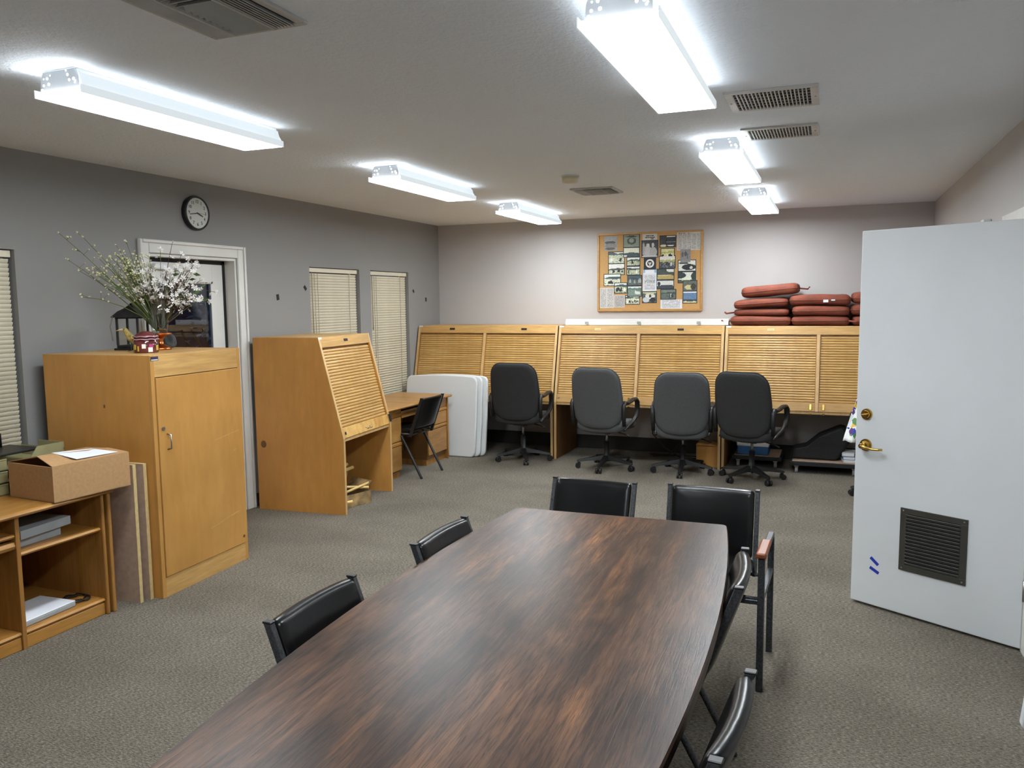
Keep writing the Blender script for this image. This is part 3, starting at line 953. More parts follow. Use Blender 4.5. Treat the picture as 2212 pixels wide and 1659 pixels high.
# ---------------------------------------------------------------- tambour (roll-front) desks
KN, SET, HT = 0.615, 0.20, 1.42
SL = math.hypot(SET, HT - KN)
TILT = math.atan2(SET, HT - KN)              # backwards lean of the sloping front
def on_slope(s, out=0.0):
    """(y,z) at distance s up the slope, pushed out along its normal"""
    d = (SET / SL, (HT - KN) / SL)
    nrm = (-(HT - KN) / SL, SET / SL)
    return d[0] * s + nrm[0] * out, KN + d[1] * s + nrm[1] * out
def slope_board(mb, x0, x1, s0, s1, t0, t1, bev=0.0):
    poly = [on_slope(s0, t0), on_slope(s1, t0), on_slope(s1, t1), on_slope(s0, t1)]
    mb.prism(poly, x0, x1, 'x', bev)
def tambour_desk(name, label, loc, rz, W, D, bays, plates, group=None, side='birch_side'):
    t = thing(name, label, 'desk', loc, rz, group)
    T = 0.026
    prof = [(0, 0), (0, KN), (SET, HT), (D, HT), (D, 0)]
    inner = [(0.004, 0), (0.004, KN), (SET + 0.003, HT - 0.004), (D, HT - 0.004), (D, 0)]
    for x0 in (0.0, W - T):
        p = MB().prism(inner, x0, x0 + T, 'x').build('side_panel', side, t)
        mb = MB()
        mb.prism([(0, 0), (0, KN), (0.004, KN), (0.004, 0)], x0, x0 + T, 'x')
        mb.prism([(0, KN), (SET, HT), (SET + 0.004, HT), (0.004, KN)], x0, x0 + T, 'x')
        mb.build('edge_band', 'birch_edge', p)
    MB().box(T, W - T, SET + 0.004, D, HT - 0.024, HT - 0.002).build('top_board', 'birch_x', t)
    MB().box(T, W - T, SET + 0.25, D - 0.005, 0.70, HT - 0.03).box(T, W - T, D - 0.02, D, KN - 0.1, HT - 0.03).build('back_panel', 'oak_dark', t)
    MB().box(T, W - T, 0.012, D - 0.02, KN - 0.028, KN - 0.002, 0.002).build('writing_board', 'birch_edge', t)
    s_hd = SL - 0.085
    mb = MB(); slope_board(mb, T, W - T, s_hd, SL, -0.022, -0.001, 0.001)
    mb.build('header_rail', 'birch_x', t)
    n = len(bays) - 1
    ml = 0.028
    for k in range(n):
        a, b_ = bays[k], bays[k + 1]
        a += T if k == 0 else ml / 2
        b_ -= T if k == n - 1 else ml / 2
        if k > 0:
            mb = MB(); slope_board(mb, bays[k] - ml / 2, bays[k] + ml / 2, 0.0, s_hd, -0.03, -0.001, 0.001)
            mb.build('mullion', 'birch_edge', t)
        # side tracks
        for q0 in (a, b_ - 0.008):
            mb = MB(); slope_board(mb, q0, q0 + 0.008, 0.0, s_hd, -0.03, -0.010)
            mb.build('track', 'oak_z', t)
        mb = MB(); slope_board(mb, a + 0.008, b_ - 0.008, 0.0, s_hd + 0.02, -0.030, -0.026)
        tb = mb.build('tambour', 'oak_z', t)
        mb = MB(); slope_board(mb, a + 0.002, b_ - 0.002, 0.002, 0.088, -0.024, -0.005, 0.002)
        mb.build('bottom_rail', 'rail_pine' if n == 1 else 'birch_x', tb)
        p = 0.0246
        w = (b_ - a) / 2 - 0.009
        mb = MB()
        pr = []
        for j in range(6):
            q = -1 + 2 * j / 5.0
            pr.append((0.0116 * q, -0.026 + 0.004 + 0.0075 * math.sqrt(max(0, 1 - (q * 0.97) ** 2))))
        d = (SET / SL, (HT - KN) / SL)
        nr = (-(HT - KN) / SL, SET / SL)
        poly = [(d[0] * s + nr[0] * o_, d[1] * s + nr[1] * o_) for s, o_ in [(-0.0116, -0.0265)] + pr + [(0.0116, -0.0265)]]
        mb.prism(poly, -w, w, 'x')
        me = mb.mesh('slat', 'slat')
        cnt = int((s_hd - 0.09 + 0.006) / p)
        for j in range(cnt):
            y, z = on_slope(0.090 + p * (j + 0.5))
            link('slat', me, tb, ((a + b_) / 2, y, z))
    for (x, kind) in plates:
        mb = MB(); slope_board(mb, x - 0.032, x + 0.032, SL - 0.050, SL - 0.028, -0.002, 0.0015, 0.001)
        mb.build('label_plate', 'label_black' if kind == 'd' else 'label_pale', t)
        if kind != 'd':
            mb = MB(); slope_board(mb, x - 0.024, x + 0.024, SL - 0.044, SL - 0.034, 0.001, 0.0022)
            mb.build('label_card', 'birch_edge', t)
    mb = MB(); slope_board(mb, 0.004, 0.052, SL - 0.018, SL - 0.002, -0.002, 0.001)
    mb.build('sticker', 'sticker', t)
    return t

carrel = tambour_desk('tambour_desk', 'freestanding tambour desk with one shutter beside the exterior door', (-3.562, 5.352, 0), R(94.4), 0.862, 0.80, [0, 0.862], [(0.43, 'd')])
# wire pull, lock, latch, cable hole on the carrel
y, z = on_slope(0.05, 0.0)
pl = MB().tube([(0.40, y + 0.003, z - 0.014), (0.40, y - 0.022, z - 0.020), (0.47, y - 0.022, z - 0.020), (0.47, y + 0.003, z - 0.014)], 0.004, 8).build('wire_pull', 'chrome', carrel)
pl['label'] = 'chrome wire pull'
yl, zl_ = on_slope(0.045, 0.0)
MB().obox((0.845, yl - 0.008, zl_ + 0.01), (0.02, 0.016, 0.07), (-TILT, 0, 0), 0.003).build('latch', 'black_steel', carrel)
MB().obox((0.055, yl - 0.001, zl_ - 0.004), (0.014, 0.008, 0.022), (-TILT, 0, 0), 0.003).build('lock', 'black_steel', carrel)
mb = MB()
b = bmesh.new()
ring = [b.verts.new((-0.0012, 0.735 + 0.026 * math.cos(2 * PI * k / 20), 0.545 + 0.030 * math.sin(2 * PI * k / 20))) for k in range(20)]
b.faces.new(ring); mb.merge(b)
ho = mb.build('cable_hole', 'oak_dark', carrel)

UNITS = [(-4.425, 1.69, 'tambour desk in the far left corner, behind white folding tables', [(0.43, 'd'), (1.30, 'd')], 0.835),
         (-2.722, 1.735, 'middle tambour desk of the back row, under the cork board', [(0.43, 'p'), (1.30, 'd')], 0.870),
         (-0.976, 1.735, 'right tambour desk of the back row, red cushions on top', [(0.43, 'p'), (1.32, 'p')], 0.870)]
units = []
for x0, W, lb, plates, mid in UNITS:
    units.append(tambour_desk('tambour_desk', lb, (x0, 8.06, 0), 0.0, W, 0.755, [0, mid, W], plates, 'tambour desks along the back wall', side='oak_dark'))
def hasp(unit, x):
    y, z = on_slope(0.04, 0.0)
    h_ = MB().obox((x, y - 0.006, z + 0.006), (0.018, 0.004, 0.055), (-TILT, 0, 0), 0.001).build('hasp', 'brass', unit)
    h_['label'] = 'brass hasp'
    MB().obox((x, -0.004, KN - 0.022), (0.02, 0.014, 0.022), bev=0.003).build('staple', 'brass', h_)
hasp(units[1], 0.81)
hasp(units[2], 0.815)
hasp(units[2], 0.93)
y, z = on_slope(0.05, 0.0)
MB().obox((0.05, y + 0.003, z), (0.018, 0.008, 0.018), (-TILT, 0, 0), 0.003).build('lock', 'steel', units[1])

# ---------------------------------------------------------------- tall cabinet
cb = thing('cabinet', 'tall plain birch cabinet with one door, flowers on top', 'cabinet', (-3.559, 3.43, 0), R(92.6))
W, D, Hc = 0.778, 0.775, 1.406      # local x = along the front, local -y = front
T = 0.024
MB().box(0, T, 0.001, D, 0, Hc).build('side_panel', 'birch_side', cb)
MB().box(W - T, W, 0.001, D, 0, Hc).build('side_panel', 'birch_side', cb)
MB().box(T, W - T, 0.02, D, Hc - T, Hc).build('top_panel', 'birch_x', cb)
MB().box(T, W - T, D - 0.012, D, 0.0, Hc - T).build('back_panel', 'oak_dark', cb)
MB().box(T, W - T, 0.02, D - 0.012, 0.08, 0.1).build('bottom_panel', 'oak_dark', cb)
MB().box(0, 0.028, -0.018, 0.001, 0, Hc, 0.001).build('front_stile', 'birch_z', cb)
MB().box(W - 0.028, W, -0.018, 0.001, 0, Hc, 0.001).build('front_stile', 'birch_z', cb)
MB().box(0.028, W - 0.028, -0.018, 0.001, Hc - 0.125, Hc, 0.001).build('front_rail', 'birch_x', cb)
MB().box(0.028, W - 0.028, -0.018, 0.001, 0, 0.115, 0.001).build('front_rail', 'birch_x', cb)
MB().box(0.028, W - 0.028, -0.006, 0.001, 0.115, Hc - 0.125).build('door_gap', 'oak_dark', cb)
dr = MB().box(0.032, W - 0.032, -0.024, -0.004, 0.119, Hc - 0.130, 0.002).build('door', 'birch_z', cb)
hd = MB().tube([(0.095, -0.024, 0.86), (0.095, -0.05, 0.866), (0.095, -0.05, 0.944), (0.095, -0.024, 0.95)], 0.0045, 8).build('handle', 'steel', dr)
hd['label'] = 'satin steel bow handle'
mb = MB(); disc_y(mb, (0.065, 0.985), 0.011, -0.024, -0.030, 16); mb.build('lock', 'steel', dr)
mb = MB(); disc_y(mb, (W - 0.045, 0.165), 0.010, -0.024, -0.0265, 14); mb.build('plug_hole', 'oak_dark', dr)
for (x0, x1, z0, z1) in ((0.49, 0.73, 0.845, 0.875), (0.42, 0.68, 0.30, 0.345), (0.62, 0.70, 0.33, 0.345), (0.66, 0.70, 0.75, 0.757)):
    mb = MB(); L = math.hypot(x1 - x0, z1 - z0)
    mb.obox(((x0 + x1) / 2, -0.0243, (z0 + z1) / 2), (L, 0.0006, 0.0022), (0, -math.atan2(z1 - z0, x1 - x0), 0))
    mb.build('scratch', 'birch_edge', dr)
st = MB().box(0.004, 0.062, -0.0195, -0.018, Hc - 0.030, Hc - 0.006).build('sticker', 'sticker_dark', cb)
MB().box(0.008, 0.058, -0.0200, -0.0195, Hc - 0.028, Hc - 0.022).build('sticker_stripe', 'sticker', st)
for (y, z, s) in ((0.33, 1.11, 0.012), (0.47, 0.80, 0.006)):
    MB().obox((-0.0003, y, z), (0.001, s, s * (1.6 if s > 0.01 else 12)), bev=0.0).build('wood_knot', 'oak_dark', cb)

# ---------------------------------------------------------------- low oak credenza at the left
X0, X1 = -4.42, -3.62
low = thing('credenza', 'low open oak credenza at left picture edge, under the window', 'credenza', (0, 0, 0))
ya, yb = 1.75, 3.204
prof = [(X0, 0.672), (X1 - 0.014, 0.672), (X1 - 0.004, 0.678), (X1, 0.686), (X1 - 0.004, 0.695), (X1 - 0.014, 0.700), (X0, 0.700)]
MB().prism(prof, ya, yb, 'y').build('top', 'oak_y', low)
MB().box(X0, X1 - 0.030, 3.145, 3.164, 0.0, 0.672, 0.004).build('side_panel', 'oak_z', low)
MB().box(X0, X1 - 0.075, 3.164, 3.180, 0.0, 0.672).build('filler_strip', 'oak_dark', low)
MB().box(X0, X1 - 0.022, 3.180, 3.202, 0.0, 0.672, 0.008, 2).build('end_panel', 'oak_z', low)
MB().box(X0, X1 - 0.040, 2.655, 2.678, 0.0, 0.672, 0.002).build('divider', 'oak_z', low)
MB().box(X0, X1 - 0.040, ya, ya + 0.023, 0.0, 0.672, 0.002).build('divider', 'oak_z', low)
MB().box(X0, X0 + 0.012, ya + 0.023, 3.145, 0.0, 0.672).build('back_panel', 'oak_dark', low)
def shelf(y0, y1, z, th=0.020, x1=X1 - 0.045):
    pr = [(X0 + 0.012, z - th), (x1 - 0.008, z - th), (x1, z - th / 2), (x1 - 0.008, z), (X0 + 0.012, z)]
    MB().prism(pr, y0, y1, 'y').build('shelf', 'oak_y', low)
shelf(2.678, 3.145, 0.487)
shelf(2.678, 3.145, 0.090)
shelf(1.773, 2.655, 0.585)
shelf(1.773, 2.655, 0.545, 0.035)
shelf(1.773, 2.655, 0.090)
MB().box(X1 - 0.070, X1 - 0.050, 2.678, 3.145, 0.0, 0.066, 0.003).build('plinth', 'oak_y', low)
MB().box(X1 - 0.070, X1 - 0.050, 1.773, 2.655, 0.0, 0.066, 0.003).build('plinth', 'oak_y', low)
# things in and on it
for k, (dz, rot, dx_, ln) in enumerate(((0.488, 0.05, -0.03, 0.27), (0.5365, 0.10, 0.0, 0.31))):
    o = thing('ring_binder', ['grey binder lying flat on the credenza shelf, lower of two', 'grey binder lying on top of the other on the credenza shelf'][k], 'binder', (-3.85 + dx_, 2.835 + 0.02 * k, dz), rot, 'grey binders in the credenza')
    MB().box(-0.15, 0.13, -ln / 2, ln / 2, 0, 0.004, 0.001).box(-0.15, 0.13, -ln / 2, ln / 2, 0.040, 0.044, 0.001).box(0.127, 0.131, -ln / 2, ln / 2, 0.0, 0.044, 0.001).build('cover', 'grey_binder', o)
    MB().box(-0.14, 0.11, -ln / 2 + 0.01, ln / 2 - 0.012, 0.006, 0.038).build('pages', 'paper', o)
o = thing('flat_device', 'white flat device on the credenza bottom shelf', 'device', (-3.83, 2.845, 0.0905), R(3))
MB().box(-0.13, 0.12, -0.155, 0.155, 0.0, 0.026, 0.004).build('body', 'grey_binder', o)
MB().box(-0.13, 0.12, -0.155, 0.155, 0.026, 0.032, 0.003).build('lid', 'paper', o)
mb = MB()
pts = [(-3.80 + 0.06 * math.cos(t * 0.9) + 0.02 * math.sin(2.3 * t), 3.075 + 0.055 * math.sin(t * 0.9), 0.096 + 0.003 * (k % 4)) for k, t in enumerate([q * 0.35 for q in range(60)])]
mb.tube(pts, 0.004, 6)
tag(mb.build('power_cord', 'cable'), 'coiled black cord beside the white device on the bottom shelf', 'cord')
# cardboard box
bx = thing('cardboard_box', 'brown cardboard box with a loose lid on the credenza', 'box', (-3.612, 2.838, 0.7005), R(-4.5))
bw, bl_, bh = 0.355, 0.445, 0.183    # local x into the wall (-), y along
mb = MB()
th = 0.005
mb.box(-bw, 0, 0, th, 0, bh).box(-bw, 0, bl_ - th, bl_, 0, bh).box(-th, 0, th, bl_ - th, 0, bh).box(-bw, -bw + th, th, bl_ - th, 0, bh).box(-bw, 0, 0, bl_, 0, 0.004)
mb.build('body', 'card', bx)
def flap(p, q, r, s, name='flap'):
    b = bmesh.new()
    vs = [b.verts.new(v_) for v_ in (p, q, r, s)]
    f = b.faces.new(vs)
    g = bmesh.ops.extrude_face_region(b, geom=[f])
    bmesh.ops.translate(b, verts=[v_ for v_ in g['geom'] if isinstance(v_, bmesh.types.BMVert)], vec=(0, 0, 0.004))
    bmesh.ops.recalc_face_normals(b, faces=b.faces)
    m_ = MB(); m_.merge(b); m_.build(name, 'card', bx)
flap((-0.001, 0.002, bh), (-0.001, bl_, bh), (-0.17, bl_, bh + 0.012), (-0.165, 0.03, bh + 0.038))
flap((-bw, 0.0, bh), (-bw, bl_, bh), (-0.178, bl_, bh + 0.010), (-0.185, 0.05, bh + 0.032))
flap((-0.012, 0.006, bh - 0.004), (-bw + 0.012, 0.006, bh - 0.004), (-bw + 0.03, 0.10, bh - 0.05), (-0.03, 0.10, bh - 0.05), 'inner_flap')
b = bmesh.new()
pp = MB()
def flat_sheet(name, pts, label, cat, mat='paper', th=0.0012):
    b = bmesh.new()
    f = b.faces.new([b.verts.new(p) for p in pts])
    g = bmesh.ops.extrude_face_region(b, geom=[f])
    bmesh.ops.translate(b, verts=[v_ for v_ in g['geom'] if isinstance(v_, bmesh.types.BMVert)], vec=(0, 0, th))
    bmesh.ops.recalc_face_normals(b, faces=b.faces)
    m_ = MB(); m_.merge(b)
    return tag(m_.build(name, mat), label, cat)
b.free()
def bxw(x, y, z):
    a = R(-4.5)
    return (-3.612 + x * math.cos(a) - y * math.sin(a), 2.838 + x * math.sin(a) + y * math.cos(a), 0.7005 + z)
flat_sheet('paper_sheet', [bxw(-0.028, 0.155, bh + 0.0125), bxw(-0.028, 0.40, bh + 0.0085), bxw(-0.19, 0.36, bh + 0.0215), bxw(-0.19, 0.13, bh + 0.038)], 'white paper sheet lying on the cardboard box', 'paper')
# olive tan letter trays behind the box
tt = thing('letter_tray', 'olive tan stacked letter trays behind the cardboard box', 'tray', (-4.16, 2.92, 0.7005))
for k in range(3):
    z0 = k * 0.066
    mb = MB()
    mb.box(-0.20, 0.14, -0.32, 0.32, z0, z0 + 0.004)
    mb.box(-0.20, 0.14, -0.324, -0.320, z0, z0 + 0.060).box(-0.20, 0.14, 0.320, 0.324, z0, z0 + 0.060)
    mb.box(0.136, 0.140, -0.32, -0.02, z0, z0 + 0.058, 0.001).box(-0.204, -0.200, -0.32, 0.32, z0, z0 + 0.060)
    mb.box(0.137, 0.143, -0.324, -0.02, z0 + 0.052, z0 + 0.060, 0.002)
    if k == 2:
        mb.prism([(0.02, z0 + 0.004), (0.10, z0 + 0.02), (0.16, z0 + 0.095), (0.32, z0 + 0.095), (0.32, z0 + 0.004)], 0.136, 0.140, 'x')
        mb.box(-0.06, 0.14, 0.319, 0.324, z0 + 0.05, z0 + 0.095)
    mb.build('tray_tier', 'tan_tray', tt)
bt = thing('wire_tray', 'black desk organiser on top of the letter trays by the blind', 'tray', (-4.20, 2.86, 0.8985))
MB().box(-0.12, 0.14, -0.26, 0.28, 0.0, 0.012, 0.003).build('base', 'plastic_black', bt)
mb = MB()
mb.tube([(-0.08, -0.22, 0.01), (-0.08, -0.22, 0.085), (-0.08, 0.20, 0.085), (-0.08, 0.20, 0.01)], 0.006, 8)
mb.tube([(-0.08, -0.22, 0.035), (-0.08, 0.20, 0.035)], 0.005, 8)
mb.build('frame', 'plastic_black', bt)
# boards leaning between credenza and cabinet
for k, (y, zt) in enumerate(((3.345, 0.800), (3.408, 0.795))):
    o = thing('hardboard_panel', ['pale-edged brown board standing beside the credenza', 'pale-edged brown board standing against the cabinet side'][k], 'board', (-3.615 + 0.012 * k, y, 0), R(2.6), 'boards between credenza and cabinet')
    MB().box(-0.55, -0.0005, -0.011, 0.009, 0.0, zt - 0.004, ).build('face_board', 'mdf', o)
    MB().box(-0.0005, 0.003, -0.012, 0.010, 0, zt).box(-0.55, 0.0, -0.012, 0.010, zt - 0.004, zt).build('edge_strip', 'mdf_edge', o)

# ---------------------------------------------------------------- drawer desk in the far left corner
dk = thing('drawer_desk', 'oak office desk with two drawer pedestals against the left wall', 'desk', (0, 0, 0))
zt = 0.70
fx = -3.83
pr = [(XL + 0.015, zt - 0.026), (-3.785, zt - 0.026), (-3.776, zt - 0.013), (-3.785, zt), (XL + 0.015, zt)]
MB().prism(pr, 6.285, 7.765, 'y').build('desk_top', 'oak_x', dk)
MB().box(XL + 0.025, fx + 0.012, 7.728, 7.752, 0, zt - 0.026, 0.002).build('end_panel', 'oak_z', dk)
MB().box(XL + 0.025, fx + 0.012, 6.295, 6.318, 0, zt - 0.026, 0.002).build('end_panel', 'oak_z', dk)
MB().box(XL + 0.30, XL + 0.32, 6.75, 7.30, 0.15, zt - 0.03).build('modesty_panel', 'oak_dark', dk)
def pedestal(y0, y1, faces):
    p = MB().box(XL + 0.03, fx - 0.020, y0, y1, 0.06, zt - 0.027).build('pedestal', 'oak_dark', dk)
    p['label'] = 'drawer pedestal'
    MB().box(XL + 0.03, fx - 0.03, y0 + 0.003, y1 - 0.003, 0.0, 0.06).build('plinth', 'oak_z', p)
    z = zt - 0.034
    for kind, hgt in faces:
        if kind == 'd':
            MB().box(fx - 0.020, fx, y0 + 0.002, y1 - 0.002, z - hgt, z, 0.004).build('drawer', 'oak_face', p)
        else:
            MB().prism([(fx - 0.020, z - hgt), (fx - 0.004, z - hgt), (fx + 0.004, z - hgt + 0.006), (fx + 0.004, z - 0.012), (fx - 0.014, z), (fx - 0.020, z)], y0 + 0.002, y1 - 0.002, 'y').build('drawer_pull', 'oak_y', p)
        z -= hgt + 0.003
pedestal(6.32, 6.745, [('d', 0.028), ('r', 0.04), ('d', 0.235), ('r', 0.04), ('d', 0.235)])
pedestal(7.30, 7.726, [('d', 0.09), ('r', 0.038), ('d', 0.125), ('r', 0.038), ('d', 0.26)])
MB().box(fx - 0.45, fx - 0.004, 6.75, 7.295, zt - 0.10, zt - 0.06).box(fx - 0.006, fx + 0.004, 6.75, 7.295, zt - 0.125, zt - 0.085, 0.003).build('pencil_tray', 'oak_y', dk)
mb = MB(); mb.lathe([(0, 0), (0.030, 0), (0.030, 0.004), (0, 0.004)], 20, (-4.20, 6.62, zt))
mb.build('cable_grommet', 'black_rubber', dk)

# ---------------------------------------------------------------- white folding tables
def folding_table(loc, lean, rz, label):
    t = thing('folding_table', label, 'table', loc, rz, 'white folding tables leaning in the corner')
    t.rotation_euler = (-lean, 0, rz)
    W2, H2 = 0.425, 0.435
    out = rrect(W2, H2, 0.055, 6)
    out = dense(out, 0.09)
    out = [(u_ * (1 + 0.012 * (1 - (v_ / H2) ** 2)), v_ + (0.020 * (1 - (u_ / W2) ** 2) if v_ > 0.30 else 0)) for u_, v_ in out]
    mb = MB()
    b = bmesh.new()
    rgs = []
    for (s, y) in ((0.975, 0.0), (0.992, 0.002), (1.0, 0.009), (1.0, 0.030), (0.985, 0.036)):
        rgs.append([b.verts.new((u_ * s, y, v_ * s + H2)) for u_, v_ in out])
    n = len(out)
    for A, B in zip(rgs, rgs[1:]):
        for k in range(n):
            f = b.faces.new((A[k], A[(k + 1) % n], B[(k + 1) % n], B[k])); f.smooth = True
    b.faces.new(rgs[0]); b.faces.new(list(reversed(rgs[-1])))
    bmesh.ops.recalc_face_normals(b, faces=b.faces)
    mb.merge(b)
    mb.build('table_top', 'folding_top', t)
    mb = MB()
    for s in (-1, 1):
        mb.tube([(s * 0.30, 0.042, 0.10), (s * 0.30, 0.042, 0.78)], 0.010, 8)
    mb.tube([(-0.30, 0.042, 0.12), (0.30, 0.042, 0.12)], 0.010, 8)
    mb.build('folded_legs', 'grey_under', t)
    return t
folding_table((-3.985, 7.835, 0.004), R(6.5), R(1), 'white folding table leaning in front of the other two')
folding_table((-3.945, 7.888, 0.004), R(6.5), R(1), 'white folding table between the other two in the leaning stack')
folding_table((-3.905, 7.941, 0.004), R(6.5), R(1), 'white folding table rearmost of the leaning stack')

# ---------------------------------------------------------------- conference table
tb = thing('conference_table', 'long boat-shaped dark walnut conference table in the foreground', 'table', (-0.83, 2.26, 0), R(1.3))
Lh = 1.145
def halfw(y):
    return 0.547 - 0.072 * (y / 1.12) ** 2
N = 24
ol = [(halfw(-Lh + 2 * Lh * k / N), -Lh + 2 * Lh * k / N) for k in range(N + 1)]
out = ol + [(-x, y) for x, y in reversed(ol)]
def rounded_poly(o, r):
    return o
b = bmesh.new()
rgs = []
def inset(o, d):
    return [(x - math.copysign(d, x), y - (math.copysign(d, y) if abs(y) > Lh - 1e-6 else 0)) for x, y in o]
for d, z in ((0.010, 0.700), (0.0, 0.706), (0.0, 0.733), (0.004, 0.740)):
    o2 = inset(out, d)
    # ease the corners
    rgs.append([b.verts.new((x, y, z)) for x, y in o2])
n = len(out)
for A, B in zip(rgs, rgs[1:]):
    for k in range(n):
        b.faces.new((A[k], A[(k + 1) % n], B[(k + 1) % n], B[k]))
b.faces.new(rgs[0]); b.faces.new(list(reversed(rgs[-1])))
bmesh.ops.recalc_face_normals(b, faces=b.faces)
ce_ = [e for e in b.edges if abs(e.verts[0].co.x - e.verts[1].co.x) < 0.02 and abs(e.verts[0].co.y - e.verts[1].co.y) < 0.02 and abs(e.verts[0].co.z - e.verts[1].co.z) > 0.003
       and abs(abs(e.verts[0].co.y) - Lh) < 0.012]
bmesh.ops.bevel(b, geom=ce_, offset=0.018, segments=3, profile=0.5, affect='EDGES', clamp_overlap=True)
mb = MB(); mb.merge(b)
mb.build('table_top', 'walnut', tb)
for y in (-0.93, 0.88):
    MB().box(-0.27, 0.27, y - 0.03, y + 0.03, 0.05, 0.700, 0.004).build('pedestal', 'walnut_edge', tb)
    MB().box(-0.33, 0.33, y - 0.05, y + 0.05, 0.0, 0.05, 0.006).build('foot', 'walnut_edge', tb)
MB().box(-0.02, 0.02, -0.90, 0.85, 0.60, 0.70).build('stretcher', 'walnut_edge', tb)

# ---------------------------------------------------------------- stacking chairs (vinyl back, grey frame)
def back_line(z, topz, by):
    """y of the back frame at height z"""
    t = (z - 0.44) / (topz - 0.44)
    return -0.165 - (by - 0.165) * t
def stacking_chair(label, group, topz=0.79, by=0.29, arms=False, frame='hammer', pad_top=None):
    t = thing('armchair' if arms else 'stacking_chair', label, 'chair', (0, 0, 0), 0, group)
    hw = 0.205
    zb, zp = 0.475, topz + 0.001
    cz, hz = (zb + zp) / 2, (zp - zb) / 2
    out = dense(rrect(hw - 0.011, hz, 0.016, 3), 0.05)
    def fn(u_, v_, w):
        z = cz + v_
        y = back_line(z, topz, by) - 0.020 * (1 - (u_ / hw) ** 2) + w + 0.008
        return (u_, y, z)
    MB().pad(out, 0.024, fn).build('backrest', 'vinyl', t)
    out = dense(rrect(0.205, 0.205, 0.05, 4), 0.06)
    def fs(u_, v_, w):
        return (u_, v_ + 0.025, 0.450 + w - 0.02 * (v_ / 0.2) * 0.5 - (0.02 * max(0, (v_ - 0.12) / 0.08) ** 2))
    MB().pad(out, 0.030, fs, back=0.5).build('seat', 'vinyl', t)
    for s in (-1, 1):
        x = s * (hw + 0.002)
        # back post: flat bar
        mb = MB()
        yb_, yt_ = back_line(0.40, topz, by), back_line(topz, topz, by)
        mb.prism([(yb_ - 0.010, 0.40), (yb_ + 0.018, 0.40), (yt_ + 0.012, topz), (yt_ - 0.014, topz)], x - 0.010, x + 0.010, 'x', 0.002)
        mb.build('back_post', frame, t)
        MB().obox((x, yt_ - 0.001, topz + 0.002), (0.023, 0.030, 0.007), bev=0.002).build('post_cap', 'plastic_black', t)
        if not arms:
            MB().tube([(x, 0.19, 0.425), (x, 0.215, 0.40), (x, 0.255, 0.012), (x, 0.256, 0.0)], 0.0125, 8).build('leg', frame, t)
            MB().tube([(x, -0.02, 0.425), (x, -0.055, 0.40), (x, -0.262, 0.012), (x, -0.266, 0.0)], 0.0125, 8).build('leg', frame, t)
            MB().tube([(x, -0.17, 0.425), (x, 0.20, 0.425)], 0.0115, 8).build('seat_rail', frame, t)
        else:
            xa = s * 0.270
            MB().box(xa - 0.014, xa + 0.014, 0.150, 0.182, 0.0, 0.592, 0.003).build('leg', frame, t)
            MB().box(xa - 0.014, xa + 0.014, -0.272, -0.244, 0.0, 0.570, 0.003).build('leg', frame, t)
            MB().box(xa - 0.014, xa + 0.014, -0.250, 0.155, 0.570, 0.592, 0.003).build('arm_rail', frame, t)
            am = MB().box(xa - 0.022, xa + 0.022, -0.03, 0.195, 0.593, 0.618, 0.007, 2).build('arm_cap', 'arm_wood', t)
            am['label'] = 'red-brown wooden arm cap'
            MB().box(xa - 0.012, xa + 0.012, -0.245, 0.155, 0.395, 0.418, 0.002).build('side_rail', frame, t)
            for yy in (-0.15, 0.165):
                MB().tube([(xa, yy, 0.406), (s * 0.13, yy, 0.412)], 0.010, 8).build('seat_bracket', frame, t)
    if not arms:
        MB().tube([(-hw, -0.12, 0.405), (hw, -0.12, 0.405)], 0.010, 8).build('crossbar', frame, t)
        MB().tube([(-hw, 0.17, 0.415), (hw, 0.17, 0.415)], 0.010, 8).build('crossbar', frame, t)
    else:
        MB().box(-0.27, 0.27, 0.156, 0.178, 0.385, 0.405, 0.002).build('crossbar', frame, t)
    return t
G = 'black vinyl chairs around the conference table'
ch0 = stacking_chair('black vinyl chair on the left of the table, nearest the viewer', G)
ch0.location = (-1.165, 1.990, 0); ch0.rotation_euler = (0, 0, R(-91))
for (x, y, a, lb) in ((-1.125, 2.775, -92, 'black vinyl chair on the left of the table, farther from viewer'),
                      (-0.545, 2.71, 93, 'black vinyl chair on the right of the table, second from viewer'),
                      (-0.462, 1.755, 86, 'black vinyl chair on the right of the table, nearest the viewer'),
                      (-1.09, 3.545, 178.5, 'black vinyl chair without arms at far end of the table')):
    c_ = copy_tree(ch0)
    c_.location = (x, y, 0); c_.rotation_euler = (0, 0, R(a))
    c_['label'] = lb
ac = stacking_chair('black vinyl armchair with wooden arms at far end of the table', G, 0.785, 0.235, True)
ac.location = (-0.512, 3.655, 0); ac.rotation_euler = (0, 0, R(178.5))
dc = stacking_chair('black stacking chair pulled up to the oak drawer desk', None, 0.775, 0.285, frame='black_steel')
dc.location = (-3.872, 6.945, 0); dc.rotation_euler = (0, 0, R(88))

